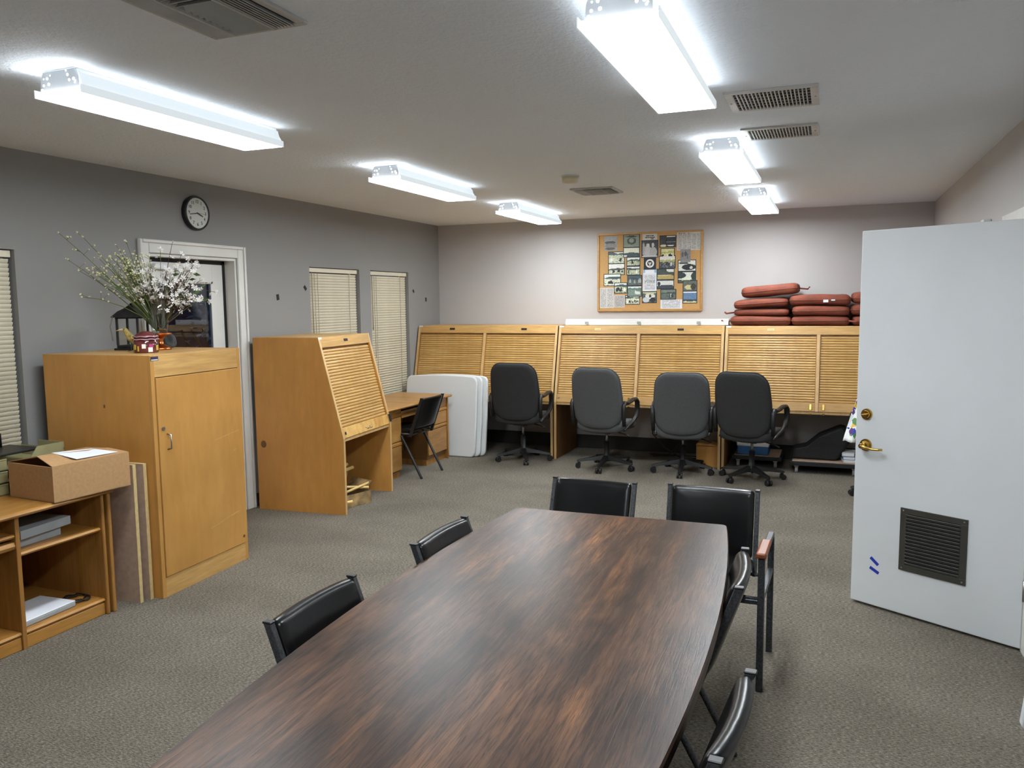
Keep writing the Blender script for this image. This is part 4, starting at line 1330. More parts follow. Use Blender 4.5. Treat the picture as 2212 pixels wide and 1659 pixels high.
# ---------------------------------------------------------------- swivel chairs
def swivel_chair(label, fabric, sh, spin, cast_ang):
    t = thing('swivel_chair', label, 'chair', (0, 0, 0), 0, 'swivel chairs at the tambour desks')
    for k in range(5):
        a = R(cast_ang + 72 * k)
        d = Vector((math.cos(a), math.sin(a), 0))
        p = Vector((-d.y, d.x, 0))
        b = bmesh.new()
        rows = []
        for (r, w, zl, zh) in ((0.030, 0.030, 0.085, 0.135), (0.15, 0.024, 0.080, 0.112), (0.285, 0.017, 0.066, 0.086), (0.300, 0.012, 0.064, 0.080)):
            c = d * r
            rows.append([b.verts.new(c + p * w + Vector((0, 0, zl))), b.verts.new(c - p * w + Vector((0, 0, zl))), b.verts.new(c - p * w * 0.7 + Vector((0, 0, zh))), b.verts.new(c + p * w * 0.7 + Vector((0, 0, zh)))])
        for A, B in zip(rows, rows[1:]):
            for q in range(4):
                b.faces.new((A[q], A[(q + 1) % 4], B[(q + 1) % 4], B[q]))
        b.faces.new(rows[0]); b.faces.new(rows[-1])
        bmesh.ops.recalc_face_normals(b, faces=b.faces)
        mb = MB(); mb.merge(b)
        lg = mb.build('base_leg', 'plastic_black', t)
        c = d * 0.280
        mb = MB()
        mb.tube([c + Vector((0, 0, 0.045)), c + Vector((0, 0, 0.075))], 0.010, 8)
        for s in (-1, 1):
            mb.tube([c + p * (s * 0.008) + d * 0.01 + Vector((0, 0, 0.026)), c + p * (s * 0.026) + d * 0.01 + Vector((0, 0, 0.026))], 0.026, 14)
        mb.tube([c + p * -0.009 + Vector((0, 0, 0.045)), c + p * 0.009 + Vector((0, 0, 0.045))], 0.018, 10)
        mb.build('caster', 'plastic_black', lg)
    MB().lathe([(0, 0.075), (0.045, 0.075), (0.048, 0.10), (0.040, 0.135), (0.028, 0.14), (0.026, 0.27), (0, 0.27)], 16).build('column_sleeve', 'plastic_black', t)
    MB().lathe([(0, 0.26), (0.0125, 0.26), (0.0125, sh - 0.075), (0, sh - 0.075)], 14).build('gas_column', 'steel', t)
    cs, sn = math.cos(R(spin)), math.sin(R(spin))
    def sp(p):
        return (p[0] * cs - p[1] * sn, p[0] * sn + p[1] * cs, p[2])
    def sbuild(mb, name, mat, parent=t):
        bmesh.ops.transform(mb.bm, matrix=Matrix.Rotation(R(spin), 4, 'Z'), verts=mb.bm.verts)
        return mb.build(name, mat, parent)
    mb = MB(); mb.box(-0.08, 0.08, -0.11, 0.12, sh - 0.085, sh - 0.055, 0.008)
    mc = sbuild(mb, 'tilt_mechanism', 'plastic_black')
    mb = MB(); mb.tube([(0.06, 0.0, sh - 0.07), (0.20, -0.03, sh - 0.085), (0.27, -0.04, sh - 0.11)], 0.006, 8); sbuild(mb, 'height_lever', 'plastic_black', mc)
    # seat
    out = dense(rrect(0.245, 0.24, 0.08, 5), 0.06)
    def fs(u_, v_, w):
        e = min(1.0, abs(v_ / 0.24))
        return (u_, v_ - 0.005, sh + w - 0.012 * (u_ / 0.245) ** 2 * -1 - 0.016 * (e ** 3 if v_ > 0 else 0) - (0.012 if v_ < -0.1 else 0) * (1 - (u_ / 0.245) ** 2))
    mb = MB().pad(out, 0.045, fs, back=1.2); sbuild(mb, 'seat', fabric)
    # back
    zb, zt_ = sh + 0.012, sh + 0.588
    cz, hz = (zb + zt_) / 2, (zt_ - zb) / 2
    out = dense(rrect(0.258, hz, 0.115, 6), 0.05)
    def fb(u_, v_, w):
        t_ = max(0.0, (v_ + hz) / (2 * hz))
        k = 0.93 + 0.17 * t_ - 0.42 * max(0, t_ - 0.42) ** 1.35
        x = u_ * k
        y = -0.235 - 0.11 * t_ ** 1.4 + 0.030 * (u_ / 0.255) ** 2 + w
        z = cz + v_ - (0.030 * (1 - (u_ / 0.255) ** 2) if v_ < -hz * 0.6 else 0) * (-(v_ / hz) - 0.6) / 0.4
        return (x, y, z)
    mb = MB().pad(out, 0.042, fb); bk = sbuild(mb, 'backrest', fabric)
    mb = MB()
    ed = [fb(u_ * 1.006, v_ * 1.004, -0.004) for u_, v_ in out]
    mb.tube(ed + [ed[0]], 0.006, 6, cap=False); sbuild(mb, 'piping', fabric, bk)
    for s in (-1, 1):
        x = s * 0.272
        mb = MB()
        pts = [(x * 0.98, -0.215, sh + 0.02), (x * 0.99, -0.235, sh + 0.12), (x, -0.245, sh + 0.225), (x, -0.215, sh + 0.255), (x, -0.16, sh + 0.240), (x * 1.01, -0.09, sh + 0.245), (x * 1.02, 0.0, sh + 0.262),
               (x * 1.02, 0.075, sh + 0.258), (x * 1.02, 0.118, sh + 0.225), (x * 1.02, 0.125, sh + 0.15), (x, 0.095, sh + 0.075), (x * 0.97, 0.03, sh + 0.035), (x * 0.93, -0.08, sh + 0.0), (x * 0.90, -0.16, sh - 0.03)]
        rad = [0.014, 0.015, 0.016, 0.017, 0.017, 0.018, 0.019, 0.019, 0.020, 0.019, 0.016, 0.013, 0.012, 0.011]
        mb.tube(pts, 0.016, 10, 1.35, radii=rad)
        sbuild(mb, 'armrest', 'plastic_black')
    return t
for (x, y, sp_, ca, sh_, fab, lb) in (
        (-3.02, 7.92, 2, -64, 0.470, 'fabric_dark', 'charcoal swivel chair nearest the white folding tables'),
        (-2.07, 7.79, -7, -91, 0.450, 'fabric_grey', 'grey swivel chair at left bay of the middle tambour desk'),
        (-1.315, 7.83, 6, -86, 0.420, 'fabric_grey', 'grey swivel chair at right bay of the middle tambour desk'),
        (-0.655, 7.715, -15, -54, 0.445, 'fabric_dark', 'charcoal swivel chair nearest the open white door'),
        (0.485, 7.42, 5, -165, 0.44, 'fabric_dark', 'swivel chair almost hidden behind the open door')):
    c_ = swivel_chair(lb, fab, sh_, sp_, ca)
    c_.location = (x, y, 0)

# ---------------------------------------------------------------- floral cloth hanging by the door
fc = MB()
b = bmesh.new()
nu, nv = 14, 16
grid = []
for i in range(nv + 1):
    v_ = i / nv
    row = []
    for j in range(nu + 1):
        u_ = j / nu
        zbot = 0.44 + 0.30 * abs(u_ - 0.18) + 0.05 * math.sin(u_ * 9)
        z = 0.885 + (zbot - 0.885) * v_
        x = 0.235 - 0.115 * v_ ** 0.75 * (1 - u_) + 0.16 * u_
        y = 7.20 + 0.035 * math.sin(u_ * 14 + v_ * 1.5) * (0.3 + v_) - 0.03 * u_
        row.append(b.verts.new((x, y - 0.045 * v_, z)))
    grid.append(row)
for i in range(nv):
    for j in range(nu):
        f = b.faces.new((grid[i][j], grid[i][j + 1], grid[i + 1][j + 1], grid[i + 1][j])); f.smooth = True
fc.merge(b)
o = fc.build('floral_cloth', 'floral')
so = o.modifiers.new('thick', 'SOLIDIFY'); so.thickness = 0.004
tag(o, 'white floral cloth hanging beside the edge of the open door', 'cloth')

# ---------------------------------------------------------------- under the desks
def dolly(x0, x1, y0, y1, label):
    t = thing('dolly', label, 'dolly', ((x0 + x1) / 2, (y0 + y1) / 2, 0))
    hx, hy = (x1 - x0) / 2, (y1 - y0) / 2
    MB().box(-hx, hx, -hy, hy, 0.075, 0.115, 0.004).build('platform', 'bag', t)
    MB().box(-hx + 0.02, hx - 0.02, -hy + 0.02, hy - 0.02, 0.115, 0.119).build('deck', 'mdf', t)
    for sx in (-1, 1):
        for sy in (-1, 1):
            c = Vector((sx * (hx - 0.06), sy * (hy - 0.05), 0))
            w = MB().tube([c + Vector((-0.014, 0, 0.030)), c + Vector((0.014, 0, 0.030))], 0.030, 16).build('wheel', 'grey_under', t)
            MB().box(c.x - 0.02, c.x + 0.02, c.y - 0.018, c.y + 0.018, 0.058, 0.076).build('fork', 'steel', w)
    return t
dolly(-0.335, 0.30, 8.13, 8.62, 'dark wheeled dolly under the right tambour desk, by the door')
dolly(-0.90, -0.42, 8.28, 8.74, 'dark wheeled dolly in the shade behind the rightmost swivel chair')
bg_ = MB()
b = bmesh.new()
prof = [(-0.34, 0.119), (-0.32, 0.22), (-0.20, 0.25), (-0.08, 0.36), (0.11, 0.45), (0.16, 0.44), (0.20, 0.30), (0.12, 0.16), (0.08, 0.119)]
ys = [8.24, 8.27, 8.47, 8.50]
lv_ = []
for y, s in zip(ys, (0.9, 1.0, 1.0, 0.9)):
    cxm, czm = -0.05, 0.25
    lv_.append([b.verts.new((cxm + (x - cxm) * s, y, max(0.1195, czm + (z - czm) * s))) for x, z in prof])
n = len(prof)
for A, B in zip(lv_, lv_[1:]):
    for k in range(n):
        b.faces.new((A[k], A[(k + 1) % n], B[(k + 1) % n], B[k]))
b.faces.new(lv_[0]); b.faces.new(list(reversed(lv_[-1])))
bmesh.ops.recalc_face_normals(b, faces=b.faces)
bmesh.ops.bevel(b, geom=list(b.edges), offset=0.012, segments=2, profile=0.5, affect='EDGES', clamp_overlap=True)
bg_.merge(b)
tag(bg_.build('equipment_bag', 'bag'), 'black nylon bag slumped on the dolly under the desk', 'bag')
for k, (z, c, sx) in enumerate(((0.1195, 'white_plastic', 0.0), (0.1505, 'blue_box', 0.012), (0.1815, 'white_plastic', 0.02))):
    o = thing('binder', ['white binder at bottom of the pile on the dolly', 'blue binder in the pile on the dolly', 'white binder topmost of the pile on the dolly'][k], 'binder', (0.185 + sx * 0.4, 8.30, z), R(8 - 6 * k), 'binders on the dolly')
    MB().box(-0.055, 0.055, -0.12, 0.12, 0, 0.03, 0.003).build('cover', c, o)
    MB().box(-0.050, 0.050, -0.1215, -0.119, 0.004, 0.026).build('pages', 'paper', o)
o = thing('storage_tub', 'blue plastic tub with a white lid on the shaded dolly', 'tub', (-0.69, 8.46, 0.1195))
MB().box(-0.16, 0.14, -0.14, 0.14, 0, 0.085, 0.006).build('tub', 'blue_box', o)
MB().box(-0.165, 0.145, -0.145, 0.145, 0.085, 0.13, 0.006).build('lid', 'white_plastic', o)
o = thing('flat_case', 'dark flat case standing on the tub in the shade', 'case', (-0.70, 8.53, 0.2505))
MB().box(-0.18, 0.16, -0.05, 0.05, 0, 0.2, 0.01).build('case', 'bag', o)
o = thing('wooden_box', 'small plain wooden box standing under the middle tambour desk', 'box', (-1.125, 8.26, 0))
MB().box(-0.11, 0.11, -0.11, 0.11, 0, 0.215, 0.002).build('body', 'birch_side', o)
MB().box(-0.113, 0.113, -0.113, 0.113, 0.215, 0.228, 0.002).build('lid', 'oak_x', o)
mb = MB()
pts = [(-1.72, 8.70, 0.56), (-1.76, 8.55, 0.40), (-1.74, 8.45, 0.26), (-1.60, 8.42, 0.12), (-1.42, 8.42, 0.02), (-1.25, 8.5, 0.012), (-1.3, 8.62, 0.012), (-1.55, 8.62, 0.012), (-1.8, 8.6, 0.012)]
mb.tube(pts, 0.007, 6)
tag(mb.build('hanging_cable', 'cable'), 'black cable hanging below the middle tambour desk', 'cable')
mb = MB().tube([(-1.35, 8.7, 0.56), (-1.38, 8.6, 0.30), (-1.48, 8.56, 0.15), (-1.6, 8.55, 0.012), (-1.75, 8.5, 0.012)], 0.005, 6)
tag(mb.build('hanging_cable', 'cable'), 'thin black cable hanging behind the third swivel chair', 'cable')

# box of sticks inside the carrel
bxx = thing('cardboard_tray', 'open cardboard tray on the floor inside the freestanding tambour desk', 'box', (-3.815, 5.66, 0.0), R(-19))
mb = MB()
th = 0.004
a_, c_ = 0.17, 0.19
mb.box(-a_, a_, -c_, c_, 0.0, th)
mb.box(-a_, a_, -c_, -c_ + th, 0, 0.105).box(-a_, a_, c_ - th, c_, 0, 0.105).box(-a_, -a_ + th, -c_, c_, 0, 0.105).box(a_ - th, a_, -c_, c_, 0, 0.105)
mb.build('body', 'card_print', bxx)
MB().obox((-a_ + 0.02, 0.0, 0.175), (0.004, 2 * c_ - 0.01, 0.15), (0, R(22), 0)).build('flap', 'card_print', bxx)
MB().obox((-0.02, c_ + 0.03, 0.135), (2 * a_ - 0.08, 0.004, 0.09), (R(-40), 0, 0)).build('flap', 'card_print', bxx)
MB().box(-a_ + 0.03, a_ - 0.05, -c_ + 0.04, c_ - 0.04, 0.004, 0.05, 0.01).build('contents', 'bag', bxx)
for k, (p, q, r) in enumerate((((-3.70, 5.50, 0.125), (-3.66, 5.86, 0.150), 0.011), ((-3.92, 5.50, 0.170), (-3.64, 5.82, 0.118), 0.012), ((-3.94, 5.46, 0.250), (-3.86, 5.84, 0.300), 0.015),
                               ((-3.90, 5.44, 0.235), (-3.81, 5.85, 0.275), 0.015), ((-3.66, 5.47, 0.060), (-3.615, 5.53, 0.066), 0.013))):
    p, q = Vector(p), Vector(q)
    mb = MB().tube([p, q], r, 8)
    tag(mb.build('wooden_stick', 'stick_wood'), ['pale wooden stick across front of the cardboard tray', 'pale wooden stick lying crosswise on the cardboard tray', 'topmost pale batten inside the freestanding desk',
        'pale batten below the topmost in the freestanding desk', 'short pale dowel end beside the cardboard tray'][k], 'stick', 'wooden sticks in the freestanding desk')

# ---------------------------------------------------------------- cork board with photographs
bb = thing('cork_board', 'oak-framed cork notice board covered with photographs on back wall', 'board', (-1.87, YB, 1.992))
bw2, bh2 = 0.580, 0.431
f = 0.022
MB().box(-bw2 + f, bw2 - f, -0.018, -0.004, -bh2 + f, bh2 - f).build('cork', 'cork', bb)
MB().box(-bw2, bw2, -0.030, -0.0005, bh2 - f, bh2, 0.003).build('frame_rail', 'frame_oak', bb)
MB().box(-bw2, bw2, -0.030, -0.0005, -bh2, -bh2 + f, 0.003).build('frame_rail', 'frame_oak', bb)
MB().box(-bw2, -bw2 + f, -0.030, -0.0005, -bh2 + f, bh2 - f, 0.003).build('frame_stile', 'frame_oak', bb)
MB().box(bw2 - f, bw2, -0.030, -0.0005, -bh2 + f, bh2 - f, 0.003).build('frame_stile', 'frame_oak', bb)

def print_mesh(x0, x1, z0, z1, y, paint, nx, nz):
    """flat print facing -y made of coloured cells; paint(u,v) -> rgb (0-255), v upwards"""
    me = bpy.data.meshes.new('print')
    vs, fs, cs = [], [], []
    for j in range(nz + 1):
        for i in range(nx + 1):
            vs.append((x0 + (x1 - x0) * i / nx, y, z0 + (z1 - z0) * j / nz))
    for j in range(nz):
        for i in range(nx):
            a = j * (nx + 1) + i
            fs.append((a, a + 1, a + nx + 2, a + nx + 1))
            cs.append(lin(paint((i + 0.5) / nx, (j + 0.5) / nz)))
    me.from_pydata(vs, [], fs)
    at = me.color_attributes.new('Col', 'FLOAT_COLOR', 'CORNER')
    for p in me.polygons:
        for li in p.loop_indices:
            at.data[li].color = cs[p.index]
    me.materials.append(M['print'])
    return me

def hill_line(rr, base, amp):
    ph = [rr.uniform(0, 6.28) for _ in range(4)]
    return lambda u_: base + amp * (0.5 * math.sin(3 * u_ + ph[0]) + 0.3 * math.sin(7 * u_ + ph[1]) + 0.2 * math.sin(15 * u_ + ph[2]))
def scene_paint(seed, sky=(216, 222, 214), hill=(62, 78, 82), ground=(186, 192, 160), fig=(34, 38, 42), figs=5, horizon=0.62, fw=0.05, fh=0.28, fz=0.12):
    rr = random.Random(seed)
    h1 = hill_line(rr, horizon + 0.12, 0.10)
    h2 = hill_line(rr, horizon - 0.08, 0.06)
    F = [(rr.uniform(0.1, 0.9), fz + rr.uniform(0, 0.12), fw * rr.uniform(0.7, 1.5), fh * rr.uniform(0.7, 1.2), rr.random()) for _ in range(figs)]
    def p(u_, v_):
        for (fx_, fz_, w_, h_, r_) in F:
            if fz_ < v_ < fz_ + h_ and abs(u_ - fx_) < w_ * (1 if v_ < fz_ + h_ * 0.75 else 0.5):
                return fig if r_ < 0.8 else (226, 226, 218)
        j = rr.uniform(-16, 16)
        c = sky if v_ > h1(u_) else hill if v_ > h2(u_) else ground
        if c is hill: j *= 1.3
        if c is ground and rr.random() < 0.12: c = hill
        return tuple(max(0, min(255, x + j)) for x in c)
    return p
def news_paint(seed, cols, head=False, base=(196, 194, 190), inkc=(170, 168, 164)):
    rr = random.Random(seed)
    def p(u_, v_):
        cu = (u_ * cols) % 1.0
        if u_ < 0.03 or u_ > 0.97 or v_ < 0.03 or v_ > 0.97 or cu < 0.05 or cu > 0.95:
            return base
        if head and v_ > 0.90:
            return (70, 70, 70) if (u_ < 0.5 and rr.random() < 0.6 and v_ < 0.95) else base
        j = rr.uniform(-22, 22)
        return tuple(x + j for x in inkc) if rr.random() > 0.08 else base
    return p
def blob_paint(seed, bgc, fgc, blobs):
    rr = random.Random(seed)
    def p(u_, v_):
        j = rr.uniform(-14, 14)
        c = bgc
        for (bx_, bz_, rx_, rz_, cc) in blobs:
            if ((u_ - bx_) / rx_) ** 2 + ((v_ - bz_) / rz_) ** 2 < 1:
                c = cc
        return tuple(max(0, min(255, x + j)) for x in c)
    return p
def text_lines(seed, n, base=(214, 216, 220), inkc=(150, 150, 152), margin=0.07, top=0.93):
    rr = random.Random(seed)
    def p(u_, v_):
        if u_ < margin or u_ > 1 - margin or v_ > top or v_ < margin:
            return base
        k = (v_ * n) % 1.0
        return tuple(x + rr.uniform(-20, 20) for x in inkc) if k < 0.55 and rr.random() < 0.8 else base
    return p

ORD = [0]
def card(x0, x1, z0, z1, label, prints, mount='mat_black', m=0.008, name='photo_card', cat='photograph', layer=0):
    """a sheet pinned to the board; prints = list of (lo,hi,paint) stacked bottom to top"""
    ORD[0] += 1
    y = YB - 0.0186 - layer * 0.0024 - 0.00003 * ORD[0]
    cx_, cz_ = (x0 + x1) / 2, (z0 + z1) / 2
    t = thing(name, label, cat, (cx_, y, cz_), group='papers pinned on the cork board')
    w, h = (x1 - x0) / 2, (z1 - z0) / 2
    MB().box(-w, w, -0.0010, 0.0, -h, h).build('mount', mount, t)
    for lo, hi, pa in prints:
        za, zb_ = -h + 2 * h * lo + m, -h + 2 * h * hi - m
        nx = max(8, int((2 * w - 2 * m) / 0.0058))
        nz = max(6, int((zb_ - za) / 0.0058))
        link('photo_print', print_mesh(-w + m, w - m, za, zb_, -0.0013, pa, nx, nz), t)
    return t
S = scene_paint
card(-2.373, -2.223, 2.233, 2.394, 'grey newspaper photo of a dark hut, top left of the cork board', [(0, 1, blob_paint(1, (146, 146, 144), None, [(0.45, 0.55, 0.42, 0.12, (60, 58, 64)), (0.5, 0.3, 0.45, 0.2, (122, 120, 116)), (0.45, 0.12, 0.4, 0.08, (66, 64, 66))]))], 'grey_photo', 0.003, 'news_clipping', 'clipping')
card(-2.157, -1.971, 2.152, 2.404, 'mounted pair of photos with an old car front, cork board top row', [(0.42, 1, blob_paint(2, (128, 140, 124), None, [(0.5, 0.5, 0.30, 0.30, (70, 76, 72)), (0.5, 0.55, 0.16, 0.2, (140, 146, 132)), (0.5, 0.88, 0.4, 0.06, (52, 56, 56))])), (0, 0.44, blob_paint(3, (218, 218, 196), None, [(0.5, 0.1, 0.8, 0.38, (62, 76, 82)), (0.1, 0.1, 0.12, 0.10, (210, 214, 206))]))], layer=1)
card(-2.328, -2.137, 1.961, 2.222, 'mounted pair of pale field photos, cork board left side', [(0.48, 1, S(4, horizon=0.8, ground=(198, 204, 178), figs=4)), (0, 0.50, S(5, sky=(222, 220, 214), horizon=0.5, figs=7, fh=0.25))])
card(-2.120, -1.966, 1.957, 2.158, 'mounted pair of photos of dark standing figures', [(0.5, 1, S(6, figs=2, fw=0.07, fh=0.4)), (0, 0.5, S(7, figs=2, fw=0.07, fh=0.5, horizon=0.7))])
card(-1.954, -1.768, 2.143, 2.333, 'large black and white photo of a group indoors', [(0.0, 1, blob_paint(8, (66, 66, 68), None, [(0.35, 0.35, 0.28, 0.35, (178, 178, 176)), (0.72, 0.3, 0.24, 0.32, (166, 166, 164)), (0.38, 0.72, 0.11, 0.13, (196, 194, 190)), (0.70, 0.74, 0.09, 0.13, (190, 188, 184)), (0.1, 0.5, 0.08, 0.4, (160, 160, 158)), (0.5, 0.04, 0.6, 0.06, (190, 190, 188))]))], layer=1)
hd_ = card(-1.942, -1.781, 2.333, 2.402, 'small headline clipping at top centre of the cork board', [], 'newsprint', 0.0, 'news_clipping', 'clipping', layer=1)
mb = MB()
for (z, words) in ((0.012, [(-0.042, -0.004), (0.000, 0.012), (0.017, 0.044)]), (-0.006, [(-0.050, -0.024), (-0.020, -0.004), (0.0, 0.056)]), (-0.022, [(0.012, 0.042)])):
    for a, c in words:
        mb.box(a, c, -0.0014, -0.0009, z - 0.0045, z + 0.0045)
mb.build('headline_print', 'ink', hd_)
card(-1.756, -1.575, 2.247, 2.378, 'dark photo of a man by an old car, cork board top row', [(0, 1, blob_paint(9, (58, 62, 66), None, [(0.2, 0.1, 0.2, 0.12, (206, 208, 176)), (0.68, 0.12, 0.22, 0.06, (220, 222, 214)), (0.7, 0.95, 0.3, 0.08, (214, 214, 206)), (0.4, 0.5, 0.05, 0.3, (40, 42, 46)), (0.7, 0.45, 0.3, 0.03, (140, 142, 144))]))])
card(-1.745, -1.590, 2.125, 2.241, 'photo with yellow hillside and dark crowd', [(0, 1, S(10, sky=(206, 206, 150), hill=(168, 170, 96), ground=(206, 204, 160), figs=9, fw=0.06, fh=0.2, fz=0.15))])
card(-1.760, -1.579, 2.021, 2.160, 'photo of a crowd seen from behind under the yellow hillside photo', [(0, 1, S(11, sky=(214, 214, 206), hill=(168, 170, 110), ground=(66, 76, 88), figs=12, fw=0.03, fh=0.3))])
o = card(-1.566, -1.306, 2.211, 2.409, 'large five-column newspaper article, top right of the cork board', [(0, 1, news_paint(12, 5, True))], 'newsprint', 0.003, 'news_clipping', 'clipping')
card(-1.527, -1.421, 2.085, 2.222, 'grey newspaper photo below the five-column article', [(0, 1, blob_paint(13, (132, 132, 132), None, [(0.2, 0.6, 0.12, 0.2, (90, 90, 92)), (0.5, 0.65, 0.14, 0.2, (84, 82, 84)), (0.7, 0.45, 0.08, 0.25, (100, 100, 100))]))], 'grey_photo', 0.002, 'news_clipping', 'clipping', layer=1)
card(-1.556, -1.360, 1.860, 2.110, 'mounted pair of dark landscape photos, cork board right side', [(0.5, 1, blob_paint(14, (214, 216, 208), None, [(0.62, 0.35, 0.42, 0.3, (40, 44, 48)), (0.75, 0.3, 0.09, 0.14, (196, 198, 190)), (0.3, 0.75, 0.3, 0.1, (70, 74, 76))])), (0, 0.5, blob_paint(15, (214, 218, 206), None, [(0.1, 0.7, 0.35, 0.3, (48, 56, 58)), (0.95, 0.6, 0.2, 0.4, (48, 56, 58)), (0.5, 0.08, 0.8, 0.22, (70, 80, 74)), (0.45, 0.22, 0.3, 0.06, (190, 196, 150))]))])
sl = card(-1.927, -1.792, 2.013, 2.143, 'dark card with a round white seal, centre of the cork board', [], 'mat_black', 0.0, 'seal_card', 'card')
mb = MB(); disc_y(mb, (0, 0.003), 0.046, -0.0010, -0.0014, 40); mb.build('seal_ring', 'clock_face', sl)
mb = MB(); disc_y(mb, (0, 0.003), 0.029, -0.0014, -0.0017, 40); mb.build('seal_field', 'ink', sl)
mb = MB()
disc_y(mb, (0, 0.001), 0.009, -0.0017, -0.0020, 14, 0.008)      # shield
for s in (-1, 1):                                                 # wings
    mb.prism([(s * 0.004, 0.006), (s * 0.012, 0.019), (s * 0.018, 0.014), (s * 0.014, -0.004), (s * 0.007, -0.006)], -0.0020, -0.0017, 'y')
    mb.prism([(s * 0.002, -0.010), (s * 0.013, -0.016), (s * 0.012, -0.018), (s * 0.001, -0.013)], -0.0020, -0.0017, 'y')
mb.prism([(-0.005, 0.010), (0.0, 0.018), (0.005, 0.014), (0.004, 0.009)], -0.0020, -0.0017, 'y')
mb.prism([(-0.006, -0.009), (0.006, -0.009), (0.009, -0.020), (-0.009, -0.020)], -0.0020, -0.0017, 'y')
mb.build('eagle_emblem', 'sticker', sl)
lt = card(-1.936, -1.784, 1.781, 2.013, 'white typed letter with pale blue corners, below the round seal', [(0.0, 0.84, text_lines(16, 16))], 'paper', 0.006, 'letter', 'letter', layer=1)
MB().box(-0.076, -0.05, -0.0013, -0.0009, 0.082, 0.115).box(0.05, 0.076, -0.0013, -0.0009, 0.082, 0.115).box(-0.076, -0.073, -0.0013, -0.0009, -0.115, 0.082).box(0.073, 0.076, -0.0013, -0.0009, -0.115, 0.082).build('blue_border', plain('pale_blue_print', (150, 184, 208), 0.7), lt)
card(-1.785, -1.591, 1.899, 2.022, 'photo of dark trees over a tan field', [(0, 1, blob_paint(17, (70, 78, 74), None, [(0.85, 0.95, 0.3, 0.25, (214, 216, 208)), (0.5, 0.12, 0.8, 0.3, (176, 156, 98)), (0.4, 0.40, 0.5, 0.05, (196, 186, 140))]))])
card(-1.787, -1.593, 1.801, 1.899, 'photo of a white roof above dark ground', [(0, 1, blob_paint(18, (206, 208, 204), None, [(0.5, 0.1, 0.7, 0.3, (60, 70, 78)), (0.12, 0.6, 0.1, 0.25, (40, 44, 46)), (0.6, 0.36, 0.4, 0.10, (48, 54, 58))]))])
card(-2.379, -2.182, 1.842, 1.978, 'pale field photo with two dark figures, cork board left edge', [(0, 1, S(19, horizon=0.68, ground=(204, 208, 184), figs=4, fw=0.08, fh=0.3))])
card(-2.259, -2.109, 1.760, 1.880, 'small photo of dark figures in a row', [(0, 1, S(20, horizon=0.7, figs=6, fw=0.07, fh=0.35))], layer=1)
card(-2.109, -1.945, 1.723, 1.960, 'mounted pair of grey green photos, cork board lower centre', [(0.5, 1, S(21, sky=(70, 86, 92), hill=(58, 72, 78), ground=(84, 96, 90), figs=3, fig=(150, 158, 156), fw=0.1, fh=0.5)), (0, 0.5, S(22, sky=(214, 220, 216), hill=(96, 120, 112), ground=(120, 140, 128), horizon=0.7, figs=6, fig=(206, 214, 208)))], layer=1)
card(-2.423, -2.262, 1.599, 1.824, 'two-column newspaper article, bottom left of the cork board', [(0, 1, news_paint(23, 2))], 'newsprint', 0.003, 'news_clipping', 'clipping')
card(-2.258, -2.138, 1.605, 1.741, 'grey map clipping beside the two-column article', [(0, 1, news_paint(24, 1, False, (186, 184, 182), (158, 154, 152)))], 'newsprint', 0.003, 'news_clipping', 'clipping')
card(-2.135, -1.967, 1.636, 1.739, 'pale photo of many small dark figures, cork board bottom row', [(0, 1, S(25, horizon=0.75, figs=11, fw=0.035, fh=0.3, ground=(206, 212, 186)))])
card(-1.945, -1.780, 1.650, 1.778, 'photo of a white gabled house and people', [(0, 1, blob_paint(26, (84, 92, 92), None, [(0.55, 0.6, 0.36, 0.3, (208, 208, 196)), (0.55, 0.62, 0.08, 0.16, (50, 54, 60)), (0.25, 0.25, 0.25, 0.25, (186, 194, 200)), (0.75, 0.25, 0.2, 0.25, (40, 44, 50)), (0.5, 0.95, 0.6, 0.1, (190, 190, 150))]))])
card(-1.741, -1.570, 1.686, 1.800, 'dark grey green photo of trees, cork board bottom row', [(0, 1, S(27, sky=(108, 120, 112), hill=(62, 76, 70), ground=(92, 104, 98), figs=4, fw=0.03, fh=0.5, fig=(48, 58, 54)))], layer=1)
card(-1.740, -1.506, 1.588, 1.686, 'white typed sheet, bottom right of the cork board', [(0, 1, text_lines(28, 8))], 'paper', 0.002, 'typed_sheet', 'paper')
card(-1.501, -1.345, 1.643, 1.891, 'mounted pair of photos with blue water, lower right of cork board', [(0.52, 1, blob_paint(29, (96, 100, 92), None, [(0.45, 0.35, 0.35, 0.25, (196, 188, 140)), (0.75, 0.4, 0.2, 0.35, (58, 56, 50))])), (0, 0.54, blob_paint(30, (96, 124, 156), None, [(0.5, 1.0, 0.8, 0.12, (214, 222, 224)), (0.5, 0.0, 0.8, 0.14, (210, 208, 160)), (0.5, 0.22, 0.8, 0.1, (60, 72, 84))]))])

# ---------------------------------------------------------------- on top of the back-row desks
zt = HT
o = thing('plastic_strips', 'bundle of long white plastic strips with clips on the middle desk', 'strips', (-1.83, 8.44, zt + 0.0005))
me = MB().box(-0.865, 0.865, -0.055, 0.055, 0.0, 0.021, 0.003).mesh('strip', 'white_plastic')
for k in range(3):
    link('strip', me, o, (0.0 if k < 2 else 0.004, 0.003 * k, 0.0215 * k))
for x in (-0.62, -0.05, 0.57):
    c_ = MB().box(x - 0.022, x + 0.018, -0.060, -0.054, 0.012, 0.040, 0.002).box(x - 0.006, x + 0.022, -0.062, -0.056, 0.004, 0.022, 0.002).build('clip', 'grey_binder', o)

